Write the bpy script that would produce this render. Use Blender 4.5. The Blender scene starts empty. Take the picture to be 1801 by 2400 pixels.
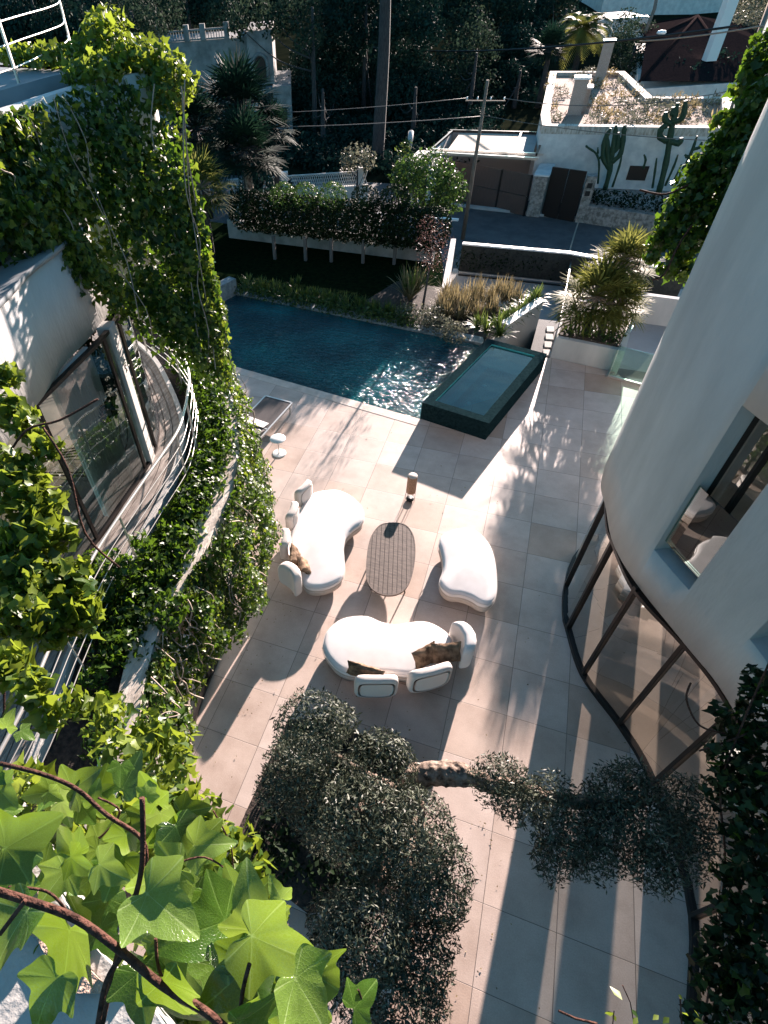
import bpy, math, random
import numpy as np
from mathutils import Vector, Matrix
rng = np.random.default_rng(7); random.seed(7)
S = bpy.context.scene
C = S.collection
R = math.radians
# ------------------------------------------------------------------ camera
F = 1325.137; PX = 691.543; PY = 1215.469          # focal length and optical centre in photo pixels (1801 x 2400)
CAM = np.array([-1.296020, -1.208628, 8.915904])
RT = np.array([0.93387673, 0.35316952, -0.05608519])
UP = np.array([-0.21787786, 0.68632282, 0.69389496])
FW = np.array([-0.2835551, 0.63579264, -0.71788873])
cd = bpy.data.cameras.new('camera'); co = bpy.data.objects.new('camera', cd); C.objects.link(co)
m = Matrix.Identity(4)
for i in range(3):
    m[i][0] = RT[i]; m[i][1] = UP[i]; m[i][2] = -FW[i]; m[i][3] = CAM[i]
co.matrix_world = m
cd.sensor_fit = 'HORIZONTAL'; cd.sensor_width = 36; cd.lens = F / 1801 * 36
cd.shift_x = (900.5 - PX) / 1801; cd.shift_y = (PY - 1200) / 1801
cd.clip_end = 2000; cd.clip_start = .05
S.camera = co
# ------------------------------------------------------------------ light
SUN_EL, SUN_AZ = 12.4, 5.0                          # azimuth measured from +Y towards +X
w = bpy.data.worlds.new("World"); S.world = w; w.use_nodes = True
nt = w.node_tree; sky = nt.nodes.new('ShaderNodeTexSky'); sky.sky_type = 'NISHITA'; sky.sun_disc = False
sky.sun_elevation = R(SUN_EL); sky.sun_rotation = R(SUN_AZ); sky.air_density = 1.0; sky.dust_density = .6; sky.ozone_density = 2.5
tn = nt.nodes.new('ShaderNodeMix'); tn.data_type = 'RGBA'; tn.blend_type = 'MULTIPLY'; tn.inputs[0].default_value = 1; tn.inputs[7].default_value = (.6, 1.0, 1.05, 1)
nt.links.new(sky.outputs[0], tn.inputs[6]); nt.links.new(tn.outputs[2], nt.nodes['Background'].inputs[0]); nt.nodes['Background'].inputs[1].default_value = .052
sl = bpy.data.lights.new('sun', 'SUN'); sl.energy = 5; sl.angle = R(.5); sl.color = (1, .83, .76)
so = bpy.data.objects.new('sun', sl); C.objects.link(so)
sd = Vector((math.sin(R(SUN_AZ)) * math.cos(R(SUN_EL)), math.cos(R(SUN_AZ)) * math.cos(R(SUN_EL)), math.sin(R(SUN_EL))))
so.rotation_euler = sd.to_track_quat('Z', 'Y').to_euler()
S.view_settings.view_transform = 'Standard'; S.view_settings.look = 'None'; S.view_settings.gamma = 1
S.view_settings.exposure = 2.25
# ------------------------------------------------------------------ picture pixel -> point helpers
def ray(x, y): return RT * (x - PX) / F - UP * (y - PY) / F + FW
def g(x, y, z=0.):
    d = ray(x, y); p = CAM + d * (z - CAM[2]) / d[2]; return (float(p[0]), float(p[1]), float(z))
def hgt(x, y, b):
    d = ray(x, y); return float(CAM[2] + d[2] * math.hypot(b[0] - CAM[0], b[1] - CAM[1]) / math.hypot(d[0], d[1]))
def at(x, y, dist):
    p = CAM + ray(x, y) * dist; return tuple(float(v) for v in p)
# ------------------------------------------------------------------ object helpers
def tag(o, label=None, cat=None, group=None, kind=None):
    if label: o['label'] = label
    if cat: o['category'] = cat
    if group: o['group'] = group
    if kind: o['kind'] = kind
    return o
def empty(name, loc, label=None, cat=None, group=None, kind=None):
    o = bpy.data.objects.new(name, None); o.empty_display_size = .2; o.location = loc; C.objects.link(o)
    return tag(o, label, cat, group, kind)
def wloc(p):
    v = Vector((0, 0, 0))
    while p is not None: v += p.location; p = p.parent
    return v
def link(name, me, mat, parent=None):
    if mat:
        for mm in (mat if isinstance(mat, (list, tuple)) else [mat]): me.materials.append(mm)
    o = bpy.data.objects.new(name, me); C.objects.link(o)
    if parent is not None: o.parent = parent
    return o
class MB:
    def __init__(s): s.v = []; s.f = []; s.sm = []
    def add(s, vs, fs, smooth=False):
        n = len(s.v); s.v += [tuple(map(float, p)) for p in vs]; s.f += [tuple(i + n for i in f) for f in fs]; s.sm += [smooth] * len(fs); return s
    def box(s, x0, x1, y0, y1, z0, z1, rot=0, c=None, bev=0):
        vs = [(x, y, z) for z in (z0, z1) for x, y in ((x0, y0), (x1, y0), (x1, y1), (x0, y1))]
        if rot:
            c = c or ((x0 + x1) / 2, (y0 + y1) / 2); cr, sr = math.cos(rot), math.sin(rot)
            vs = [(c[0] + (x - c[0]) * cr - (y - c[1]) * sr, c[1] + (x - c[0]) * sr + (y - c[1]) * cr, z) for x, y, z in vs]
        return s.add(vs, [(3, 2, 1, 0), (4, 5, 6, 7), (0, 1, 5, 4), (1, 2, 6, 5), (2, 3, 7, 6), (3, 0, 4, 7)])
    def prism(s, pts, z0, z1):
        n = len(pts); a = sum(pts[i][0] * pts[(i + 1) % n][1] - pts[(i + 1) % n][0] * pts[i][1] for i in range(n))
        if a < 0: pts = pts[::-1]
        vs = [(p[0], p[1], z0) for p in pts] + [(p[0], p[1], z1) for p in pts]
        return s.add(vs, [tuple(range(n))[::-1], tuple(range(n, 2 * n))] + [(i, (i + 1) % n, n + (i + 1) % n, n + i) for i in range(n)])
    def beam(s, a, b, w, h=None, up=(0, 0, 1)):
        a = Vector(a); b = Vector(b); d = (b - a).normalized(); u = Vector(up)
        if abs(d.dot(u)) > .99: u = Vector((0, 1, 0))
        x = d.cross(u).normalized() * w / 2; y = x.cross(d).normalized() * (h or w) / 2
        vs = [p + q for p in (a, b) for q in (-x - y, x - y, x + y, -x + y)]
        return s.add(vs, [(3, 2, 1, 0), (4, 5, 6, 7), (0, 1, 5, 4), (1, 2, 6, 5), (2, 3, 7, 6), (3, 0, 4, 7)])
    def tube(s, pts, r, n=8, caps=True):
        pts = [Vector(p) for p in pts]; rs = r if isinstance(r, (list, tuple)) else [r] * len(pts); vs = []; fs = []
        pu = None
        for i, p in enumerate(pts):
            d = (pts[min(i + 1, len(pts) - 1)] - pts[max(i - 1, 0)]).normalized()
            u = pu if pu else (Vector((0, 0, 1)) if abs(d.z) < .9 else Vector((1, 0, 0)))
            x = d.cross(u).normalized(); y = x.cross(d).normalized(); pu = y
            for k in range(n):
                a = 2 * math.pi * k / n; vs.append(p + (x * math.cos(a) + y * math.sin(a)) * rs[i])
        for i in range(len(pts) - 1):
            for k in range(n):
                fs.append((i * n + k, i * n + (k + 1) % n, (i + 1) * n + (k + 1) % n, (i + 1) * n + k))
        s.add(vs, fs, True)
        if caps:
            m0 = len(s.v) - len(vs); s.f += [tuple(m0 + k for k in range(n))[::-1], tuple(m0 + len(vs) - n + k for k in range(n))]; s.sm += [False, False]
        return s
    def lathe(s, prof, c, n=24, smooth=True):
        vs = []; fs = []
        for r_, z in prof:
            for k in range(n):
                a = 2 * math.pi * k / n; vs.append((c[0] + r_ * math.cos(a), c[1] + r_ * math.sin(a), c[2] + z))
        for i in range(len(prof) - 1):
            for k in range(n): fs.append((i * n + k, i * n + (k + 1) % n, (i + 1) * n + (k + 1) % n, (i + 1) * n + k))
        fs += [tuple(range(n))[::-1], tuple(range((len(prof) - 1) * n, len(prof) * n))]
        return s.add(vs, fs, smooth)
    def build(s, name, mat, parent=None):
        o = wloc(parent); me = bpy.data.meshes.new(name)
        me.from_pydata([(p[0] - o.x, p[1] - o.y, p[2] - o.z) for p in s.v], [], s.f)
        me.polygons.foreach_set('use_smooth', s.sm); me.validate(); me.update()
        return link(name, me, mat, parent)
def bev(o, wd=.01, seg=2):
    b = o.modifiers.new('bevel', 'BEVEL'); b.width = wd; b.segments = seg; b.limit_method = 'ANGLE'; b.angle_limit = R(40); return o
def cat(pts, n=8, closed=False):
    P_ = [np.array(p, float) for p in pts]; N = len(P_); out = []
    for i in range(N if closed else N - 1):
        if closed: a, b, c_, d = P_[i - 1], P_[i], P_[(i + 1) % N], P_[(i + 2) % N]
        else: a, b, c_, d = P_[max(i - 1, 0)], P_[i], P_[i + 1], P_[min(i + 2, N - 1)]
        for k in range(n):
            t = k / n; out.append(.5 * ((2 * b) + (c_ - a) * t + (2 * a - 5 * b + 4 * c_ - d) * t * t + (3 * b - a - 3 * c_ + d) * t ** 3))
    if not closed: out.append(P_[-1])
    return [tuple(float(v) for v in p) for p in out]
def offset(path, d, closed=False):
    out = []; N = len(path)
    for i in range(N):
        a = path[i - 1] if (closed or i) else path[i]; b = path[(i + 1) % N] if (closed or i < N - 1) else path[i]
        t = np.array(b[:2]) - np.array(a[:2]); t /= np.linalg.norm(t) + 1e-9
        out.append((path[i][0] - t[1] * d, path[i][1] + t[0] * d))
    return out                                        # positive = to the left of the direction of travel
def resample(path, step):
    P_ = np.array(path, float); L = np.concatenate([[0], np.cumsum(np.linalg.norm(np.diff(P_, axis=0), axis=1))])
    n = max(2, int(round(L[-1] / step)) + 1); t = np.linspace(0, L[-1], n)
    return [tuple(np.array([np.interp(x, L, P_[:, k]) for k in range(P_.shape[1])])) for x in t]
def nearest(path, p):
    P_ = np.array([q[:2] for q in path]); L = np.concatenate([[0], np.cumsum(np.linalg.norm(np.diff(P_, axis=0), axis=1))])
    best = (1e9, 0)
    for i in range(len(P_) - 1):
        d = P_[i + 1] - P_[i]; t = np.clip(((np.array(p[:2]) - P_[i]) @ d) / (d @ d), 0, 1); q = P_[i] + d * t
        e = np.linalg.norm(q - np.array(p[:2]))
        if e < best[0]: best = (e, L[i] + t * (L[i + 1] - L[i]))
    return best[1]
def wall_grid(path, z0, z1, th, openings=(), side=1):
    """thick wall along a plan path; openings are (s0, s1, za, zb) with s the length along the path"""
    P_ = np.array([q[:2] for q in path], float); L = np.concatenate([[0], np.cumsum(np.linalg.norm(np.diff(P_, axis=0), axis=1))])
    ss = sorted(set([round(float(x), 4) for x in L] + [round(float(o[k]), 4) for o in openings for k in (0, 1)]))
    zs = sorted(set([z0, z1] + [float(o[k]) for o in openings for k in (2, 3)])); zs = [z for z in zs if z0 <= z <= z1]
    pt = [(np.interp(s_, L, P_[:, 0]), np.interp(s_, L, P_[:, 1])) for s_ in ss]; bk = offset(pt, th * side)
    solid = {}
    for i in range(len(ss) - 1):
        for j in range(len(zs) - 1):
            sm, zm = (ss[i] + ss[i + 1]) / 2, (zs[j] + zs[j + 1]) / 2
            solid[i, j] = not any(o[0] < sm < o[1] and o[2] < zm < o[3] for o in openings)
    M = MB(); nz = len(zs)
    vs = [(p[0], p[1], z) for p in pt for z in zs] + [(p[0], p[1], z) for p in bk for z in zs]; B = len(pt) * nz
    a = lambda i, j: i * nz + j
    fs = []; sm = []
    for (i, j), s_ in solid.items():
        if not s_: continue
        fs.append((a(i, j), a(i + 1, j), a(i + 1, j + 1), a(i, j + 1))); sm.append(True)
        fs.append((B + a(i, j + 1), B + a(i + 1, j + 1), B + a(i + 1, j), B + a(i, j))); sm.append(True)
        for di, dj, e in ((-1, 0, (a(i, j), a(i, j + 1))), (1, 0, (a(i + 1, j + 1), a(i + 1, j))), (0, -1, (a(i + 1, j), a(i, j))), (0, 1, (a(i, j + 1), a(i + 1, j + 1)))):
            if not solid.get((i + di, j + dj), False):
                fs.append((e[0], e[1], B + e[1], B + e[0])); sm.append(False)
    M.v = vs; M.f = fs; M.sm = sm
    return M
# ------------------------------------------------------------------ materials
def mat(name, col, rough=.6, metal=0, spec=.5, var=None, scale=4, bump=0, bscale=40, emis=None, trans=0, coat=0, detail=4, stretch=None, alpha=None):
    m_ = bpy.data.materials.new(name); m_.use_nodes = True; n = m_.node_tree; b = n.nodes['Principled BSDF']
    b.inputs['Base Color'].default_value = (*col, 1); b.inputs['Roughness'].default_value = rough; b.inputs['Metallic'].default_value = metal
    b.inputs['Specular IOR Level'].default_value = spec; b.inputs['Coat Weight'].default_value = coat
    if trans: b.inputs['Transmission Weight'].default_value = trans
    tc = n.nodes.new('ShaderNodeTexCoord'); mp = n.nodes.new('ShaderNodeMapping'); n.links.new(tc.outputs['Object'], mp.inputs[0])
    if stretch: mp.inputs['Scale'].default_value = stretch
    if var:
        no = n.nodes.new('ShaderNodeTexNoise'); no.inputs['Scale'].default_value = scale; no.inputs['Detail'].default_value = detail; no.inputs['Roughness'].default_value = .6
        n.links.new(mp.outputs[0], no.inputs['Vector']); r = n.nodes.new('ShaderNodeValToRGB'); n.links.new(no.outputs[0], r.inputs[0])
        r.color_ramp.elements[0].position = .35; r.color_ramp.elements[1].position = .65
        r.color_ramp.elements[0].color = (*col, 1); r.color_ramp.elements[1].color = (*var, 1); n.links.new(r.outputs[0], b.inputs['Base Color'])
    if bump:
        no2 = n.nodes.new('ShaderNodeTexNoise'); no2.inputs['Scale'].default_value = bscale; no2.inputs['Detail'].default_value = 3
        n.links.new(mp.outputs[0], no2.inputs['Vector']); bp = n.nodes.new('ShaderNodeBump'); bp.inputs['Strength'].default_value = bump; bp.inputs['Distance'].default_value = .02
        n.links.new(no2.outputs[0], bp.inputs['Height']); n.links.new(bp.outputs[0], b.inputs['Normal'])
    return m_
def leafmat(name, c0, c1, tr=.35, rough=.4, tcol=None, spec=.4):
    m_ = bpy.data.materials.new(name); m_.use_nodes = True; n = m_.node_tree; b = n.nodes['Principled BSDF']; out = n.nodes['Material Output']
    at_ = n.nodes.new('ShaderNodeAttribute'); at_.attribute_name = 'rnd'
    r = n.nodes.new('ShaderNodeValToRGB'); n.links.new(at_.outputs['Fac'], r.inputs[0]); r.color_ramp.elements[0].color = (*c0, 1); r.color_ramp.elements[1].color = (*c1, 1)
    n.links.new(r.outputs[0], b.inputs['Base Color']); b.inputs['Roughness'].default_value = rough; b.inputs['Specular IOR Level'].default_value = spec
    t = n.nodes.new('ShaderNodeBsdfTranslucent'); mx = n.nodes.new('ShaderNodeMixShader'); mx.inputs[0].default_value = tr
    if tcol:
        mc = n.nodes.new('ShaderNodeMix'); mc.data_type = 'RGBA'; mc.blend_type = 'MIX'; mc.inputs[0].default_value = .6
        n.links.new(r.outputs[0], mc.inputs[6]); mc.inputs[7].default_value = (*tcol, 1); n.links.new(mc.outputs[2], t.inputs[0])
    else: n.links.new(r.outputs[0], t.inputs[0])
    n.links.new(b.outputs[0], mx.inputs[1]); n.links.new(t.outputs[0], mx.inputs[2]); n.links.new(mx.outputs[0], out.inputs[0])
    return m_
def glassmat(name, tint=(.8, .9, .88), refl=.25, rough=0.02, bumpy=0):
    m_ = bpy.data.materials.new(name); m_.use_nodes = True; n = m_.node_tree; out = n.nodes['Material Output']; n.nodes.remove(n.nodes['Principled BSDF'])
    t = n.nodes.new('ShaderNodeBsdfTransparent'); t.inputs[0].default_value = (*tint, 1)
    gl = n.nodes.new('ShaderNodeBsdfGlossy'); gl.inputs['Roughness'].default_value = rough; gl.inputs[0].default_value = (.9, .95, .95, 1)
    fr = n.nodes.new('ShaderNodeFresnel'); fr.inputs[0].default_value = 1.5
    mt = n.nodes.new('ShaderNodeMath'); mt.operation = 'MULTIPLY_ADD'; mt.inputs[1].default_value = 1.3; mt.inputs[2].default_value = refl; mt.use_clamp = True
    n.links.new(fr.outputs[0], mt.inputs[0]); mx = n.nodes.new('ShaderNodeMixShader'); n.links.new(mt.outputs[0], mx.inputs[0])
    n.links.new(t.outputs[0], mx.inputs[1]); n.links.new(gl.outputs[0], mx.inputs[2]); n.links.new(mx.outputs[0], out.inputs[0])
    if bumpy:
        tc = n.nodes.new('ShaderNodeTexCoord'); no = n.nodes.new('ShaderNodeTexNoise'); no.inputs['Scale'].default_value = 1.2; n.links.new(tc.outputs['Object'], no.inputs[0])
        bp = n.nodes.new('ShaderNodeBump'); bp.inputs['Strength'].default_value = bumpy; bp.inputs['Distance'].default_value = .05
        n.links.new(no.outputs[0], bp.inputs['Height']); n.links.new(bp.outputs[0], gl.inputs['Normal'])
    return m_
def tilemat(name):
    m_ = bpy.data.materials.new(name); m_.use_nodes = True; n = m_.node_tree; b = n.nodes['Principled BSDF']; L = n.links.new
    tc = n.nodes.new('ShaderNodeTexCoord'); sc = n.nodes.new('ShaderNodeVectorMath'); sc.operation = 'SCALE'; sc.inputs['Scale'].default_value = 1 / .9; L(tc.outputs['Object'], sc.inputs[0])
    fl = n.nodes.new('ShaderNodeVectorMath'); fl.operation = 'FLOOR'; L(sc.outputs[0], fl.inputs[0])
    wn = n.nodes.new('ShaderNodeTexWhiteNoise'); L(fl.outputs[0], wn.inputs[0])
    fc = n.nodes.new('ShaderNodeVectorMath'); fc.operation = 'FRACTION'; L(sc.outputs[0], fc.inputs[0])
    sp = n.nodes.new('ShaderNodeSeparateXYZ'); L(fc.outputs[0], sp.inputs[0])
    def edge(o):
        a = n.nodes.new('ShaderNodeMath'); a.operation = 'SUBTRACT'; L(o, a.inputs[0]); a.inputs[1].default_value = .5
        c = n.nodes.new('ShaderNodeMath'); c.operation = 'ABSOLUTE'; L(a.outputs[0], c.inputs[0]); return c.outputs[0]
    mx = n.nodes.new('ShaderNodeMath'); mx.operation = 'MAXIMUM'; L(edge(sp.outputs[0]), mx.inputs[0]); L(edge(sp.outputs[1]), mx.inputs[1])
    gt = n.nodes.new('ShaderNodeMapRange'); L(mx.outputs[0], gt.inputs[0]); gt.inputs[1].default_value = .4945; gt.inputs[2].default_value = .4965
    # stone colour: per slab tint, clouding, fine grain
    ad = n.nodes.new('ShaderNodeVectorMath'); ad.operation = 'MULTIPLY_ADD'; L(wn.outputs['Color'], ad.inputs[0]); ad.inputs[1].default_value = (37, 37, 37); L(tc.outputs['Object'], ad.inputs[2])
    n1 = n.nodes.new('ShaderNodeTexNoise'); n1.inputs['Scale'].default_value = 1.3; n1.inputs['Detail'].default_value = 8; n1.inputs['Roughness'].default_value = .65; L(ad.outputs[0], n1.inputs[0])
    n2 = n.nodes.new('ShaderNodeTexNoise'); n2.inputs['Scale'].default_value = 60; n2.inputs['Detail'].default_value = 3; L(tc.outputs['Object'], n2.inputs[0])
    r1 = n.nodes.new('ShaderNodeValToRGB'); L(n1.outputs[0], r1.inputs[0]); e = r1.color_ramp.elements
    e[0].position = .3; e[0].color = (.40, .31, .26, 1); e[1].position = .68; e[1].color = (.57, .465, .405, 1)
    r2 = n.nodes.new('ShaderNodeValToRGB'); L(wn.outputs['Value'], r2.inputs[0]); e = r2.color_ramp.elements
    e[0].position = 0; e[0].color = (.74, .64, .56, 1); e[1].position = .75; e[1].color = (1, 1, 1, 1)
    e = r2.color_ramp.elements.new(.12); e.color = (.9, .86, .82, 1)
    m1 = n.nodes.new('ShaderNodeMix'); m1.data_type = 'RGBA'; m1.blend_type = 'MULTIPLY'; m1.inputs[0].default_value = 1; L(r1.outputs[0], m1.inputs[6]); L(r2.outputs[0], m1.inputs[7])
    m2 = n.nodes.new('ShaderNodeMix'); m2.data_type = 'RGBA'; m2.blend_type = 'OVERLAY'; m2.inputs[0].default_value = .18; L(m1.outputs[2], m2.inputs[6]); L(n2.outputs[0], m2.inputs[7])
    # dirt patches
    n3 = n.nodes.new('ShaderNodeTexNoise'); n3.inputs['Scale'].default_value = .55; n3.inputs['Detail'].default_value = 7; n3.inputs['Roughness'].default_value = .7; L(tc.outputs['Object'], n3.inputs[0])
    r3 = n.nodes.new('ShaderNodeValToRGB'); L(n3.outputs[0], r3.inputs[0]); r3.color_ramp.elements[0].position = .56; r3.color_ramp.elements[0].color = (0, 0, 0, 1); r3.color_ramp.elements[1].position = .72; r3.color_ramp.elements[1].color = (.5, .5, .5, 1)
    m4 = n.nodes.new('ShaderNodeMix'); m4.data_type = 'RGBA'; L(r3.outputs[0], m4.inputs[0]); L(m2.outputs[2], m4.inputs[6]); m4.inputs[7].default_value = (.3, .24, .2, 1)
    m3 = n.nodes.new('ShaderNodeMix'); m3.data_type = 'RGBA'; L(gt.outputs[0], m3.inputs[0]); L(m4.outputs[2], m3.inputs[6]); m3.inputs[7].default_value = (.14, .115, .1, 1)
    L(m3.outputs[2], b.inputs['Base Color']); b.inputs['Specular IOR Level'].default_value = .35
    rr = n.nodes.new('ShaderNodeMapRange'); L(n1.outputs[0], rr.inputs[0]); rr.inputs[3].default_value = .42; rr.inputs[4].default_value = .7; L(rr.outputs[0], b.inputs['Roughness'])
    bp = n.nodes.new('ShaderNodeBump'); bp.inputs['Strength'].default_value = .5; bp.inputs['Distance'].default_value = .006; bp.invert = True; L(gt.outputs[0], bp.inputs['Height'])
    b2 = n.nodes.new('ShaderNodeBump'); b2.inputs['Strength'].default_value = .12; b2.inputs['Distance'].default_value = .01; L(n2.outputs[0], b2.inputs['Height']); L(bp.outputs[0], b2.inputs['Normal'])
    L(b2.outputs[0], b.inputs['Normal'])
    return m_
def watermat(name, deep, lite, sc=(3.2, 5.5, 1), strength=.9, rough=.08):
    m_ = bpy.data.materials.new(name); m_.use_nodes = True; n = m_.node_tree; b = n.nodes['Principled BSDF']; L = n.links.new
    tc = n.nodes.new('ShaderNodeTexCoord'); mp = n.nodes.new('ShaderNodeMapping'); L(tc.outputs['Object'], mp.inputs[0]); mp.inputs['Scale'].default_value = sc; mp.inputs['Rotation'].default_value = (0, 0, .18)
    n1 = n.nodes.new('ShaderNodeTexNoise'); n1.inputs['Scale'].default_value = 1.6; n1.inputs['Detail'].default_value = 3; n1.inputs['Distortion'].default_value = .9; L(mp.outputs[0], n1.inputs[0])
    n2 = n.nodes.new('ShaderNodeTexNoise'); n2.inputs['Scale'].default_value = 4.2; n2.inputs['Detail'].default_value = 2; n2.inputs['Distortion'].default_value = .5; L(mp.outputs[0], n2.inputs[0])
    a = n.nodes.new('ShaderNodeMath'); a.operation = 'MULTIPLY_ADD'; L(n2.outputs[0], a.inputs[0]); a.inputs[1].default_value = .35; L(n1.outputs[0], a.inputs[2])
    bp = n.nodes.new('ShaderNodeBump'); bp.inputs['Strength'].default_value = strength; bp.inputs['Distance'].default_value = .09; L(a.outputs[0], bp.inputs['Height']); L(bp.outputs[0], b.inputs['Normal'])
    n3 = n.nodes.new('ShaderNodeTexNoise'); n3.inputs['Scale'].default_value = .5; L(tc.outputs['Object'], n3.inputs[0])
    r = n.nodes.new('ShaderNodeValToRGB'); L(n3.outputs[0], r.inputs[0]); r.color_ramp.elements[0].position = .4; r.color_ramp.elements[0].color = (*deep, 1); r.color_ramp.elements[1].position = .65; r.color_ramp.elements[1].color = (*lite, 1)
    L(r.outputs[0], b.inputs['Base Color']); b.inputs['Roughness'].default_value = rough; b.inputs['IOR'].default_value = 1.33; b.inputs['Specular IOR Level'].default_value = .5
    return m_
M = dict(
    tile=tilemat('paving_stone'),
    stucco=mat('white_stucco', (.40, .39, .375), .85, var=(.5, .49, .47), scale=.9, bump=.35, bscale=14, detail=9, stretch=(1.6, 1.6, .5), spec=.25), shadest=mat('shade_toned_stucco', (.16, .16, .155), .9, var=(.3, .29, .28), scale=1.5, bump=.3, detail=8, spec=.1),  # second stucco: tree shade on the far villa is put into its colour
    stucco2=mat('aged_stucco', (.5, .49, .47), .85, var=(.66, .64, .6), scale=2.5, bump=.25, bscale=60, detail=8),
    concrete=mat('grey_concrete', (.34, .33, .31), .85, var=(.46, .44, .41), scale=2, bump=.3, bscale=40, detail=8),
    roofc=mat('roof_coating', (.2, .22, .23), .8, var=(.25, .27, .28), scale=2),
    coping=mat('stone_coping', (.42, .34, .28), .7, var=(.6, .5, .43), scale=3, bump=.3, bscale=25, detail=8),
    wcoping=mat('weathered_coping', (.3, .25, .2), .85, var=(.62, .56, .49), scale=3, bump=.5, bscale=18, detail=8, stretch=(3, .7, 1)),
    wood=mat('weathered_deck_board', (.16, .13, .11), .85, var=(.36, .31, .27), scale=5, bump=.3, bscale=30, stretch=(4, .6, 1)),
    frame=mat('bronze_frame', (.035, .028, .025), .4, .6),
    steel=mat('brushed_steel', (.55, .54, .52), .35, .9),
    rail=mat('rail_steel', (.6, .57, .53), .4, .7),
    spa=mat('dark_spa_stone', (.006, .016, .019), .9, var=(.016, .034, .038), scale=14, bump=.2, bscale=60, detail=6, spec=0.0),
    poolwall=mat('pool_coping', (.1, .14, .16), .6, var=(.26, .29, .29), scale=8, bump=.2, detail=6),
    water=watermat('pool_water', (.0006, .032, .044), (.002, .08, .092), sc=(2.6, 5.2, 1), strength=1.0),
    spaw=glassmat('spa_water', (.16, .66, .62), .0, 0.0, .35), spatile=mat('teal_mosaic', (.03, .26, .27), .5, var=(.06, .36, .37), scale=25, detail=2),
    cushion=mat('cream_fabric', (.66, .62, .6), .9, var=(.74, .70, .68), scale=2.5, bump=.25, bscale=160, spec=.2),
    base=mat('beige_fabric', (.5, .42, .36), .95, bump=.2, bscale=200, spec=.2),
    back=mat('back_fabric', (.62, .56, .52), .95, bump=.2, bscale=200, spec=.2),
    pillow=mat('brown_pillow', (.09, .055, .035), .95, var=(.3, .2, .13), scale=9, bump=.5, bscale=60, detail=6, spec=.2),
    teak=mat('grey_teak', (.085, .062, .05), .75, var=(.15, .11, .09), scale=6, bump=.2, bscale=30, stretch=(1, 5, 1)),
    dark=mat('dark_metal', (.02, .02, .02), .5, .5),
    rattan=mat('rattan', (.22, .13, .08), .7, var=(.34, .2, .13), scale=30, bump=.4, bscale=80),
    white=mat('white_paint', (.75, .75, .73), .5),
    sling=mat('grey_sling', (.11, .10, .098), .95, bump=.2, bscale=150, spec=.05),
    soil=mat('dark_soil', (.012, .009, .007), .95, var=(.06, .04, .03), scale=18, bump=.8, bscale=30),
    lawn=mat('lawn', (.003, .008, .004), .95, var=(.009, .016, .006), scale=6, bump=.6, bscale=40, spec=0),
    ground=mat('forest_floor', (.008, .011, .007), .95, var=(.02, .022, .013), scale=.8, bump=.5, bscale=6, spec=0),
    asphalt=mat('asphalt', (.05, .05, .052), .85, var=(.085, .085, .085), scale=1.6, bump=.3, bscale=60, detail=8),
    drive=mat('driveway_concrete', (.3, .28, .26), .8, var=(.36, .34, .32), scale=.6, bump=.1),
    stonew=mat('rubble_stone', (.14, .12, .1), .9, var=(.36, .31, .27), scale=7, bump=.9, bscale=9, detail=2),
    gravel=mat('roof_gravel', (.2, .13, .09), .95, var=(.4, .27, .2), scale=20, bump=.8, bscale=50),
    pgravel=mat('pink_gravel', (.3, .2, .15), .95, var=(.55, .4, .32), scale=60, bump=1, bscale=90),
    wood_gate=mat('brown_gate_panel', (.075, .045, .035), .6, var=(.11, .066, .05), scale=3, stretch=(20, 20, 1)),
    slate=mat('dark_roof_tile', (.012, .01, .011), .95, var=(.025, .018, .018), scale=8, bump=.4, bscale=20, spec=0.0),
    brick=mat('chimney_brick', (.3, .24, .2), .9, var=(.4, .33, .29), scale=20, bump=.4),
    canvas=mat('canvas_awning', (.42, .33, .25), .9, var=(.5, .4, .31), scale=3, stretch=(1, 14, 1)),
    bark=mat('olive_bark', (.05, .035, .028), .95, var=(.34, .26, .21), scale=13, bump=1, bscale=16, detail=9, spec=.1),
    pbark=mat('pine_bark', (.02, .02, .021), .95, var=(.06, .055, .054), scale=8, bump=.8, bscale=12, stretch=(3, 3, .6)),
    stem=mat('vine_stem', (.03, .014, .01), .85, var=(.11, .05, .035), scale=40, bump=.6, bscale=90, spec=.15),
    palest=mat('pale_stem', (.3, .24, .19), .8),
    mesh=mat('dark_mesh', (.012, .014, .013), .9, var=(.03, .035, .03), scale=10),
    curtain=mat('sheer_curtain', (.8, .82, .8), .9, spec=.1), post=mat('dull_post', (.1, .09, .085), .9),
    interior=mat('interior_plaster', (.35, .31, .28), .9),
    ifloor=mat('interior_floor', (.3, .22, .17), .5, var=(.36, .27, .21), scale=2),
    cable=mat('cable', (.12, .11, .1), .6),
    pole=mat('wooden_pole', (.13, .09, .065), .9, var=(.24, .18, .14), scale=6, stretch=(5, 5, .5)),
    cactus=mat('cactus_skin', (.01, .03, .012), .7, var=(.02, .05, .018), scale=12, bump=.3),
    glass=glassmat('window_glass', (.75, .82, .78), .1, 0.0, .08),
    rglass=glassmat('bay_glass', (.42, .44, .42), .26, 0.0, .05),
    gglass=glassmat('green_glass', (.72, .88, .83), .12, 0.0), wglass=glassmat('window_guard_glass', (.3, .5, .4), .1, 0.0),
    lightc=mat('white_jet', (.3, .36, .36), .5), cap=mat('tan_cap', (.5, .42, .36), .8),
)
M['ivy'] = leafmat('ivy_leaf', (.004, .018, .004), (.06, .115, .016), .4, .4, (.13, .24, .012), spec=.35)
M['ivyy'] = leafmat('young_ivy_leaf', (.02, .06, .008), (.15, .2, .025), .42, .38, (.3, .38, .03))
M['ivyd'] = leafmat('dark_ivy_leaf', (.003, .01, .003), (.018, .04, .008), .15, .55, spec=.25)
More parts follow.
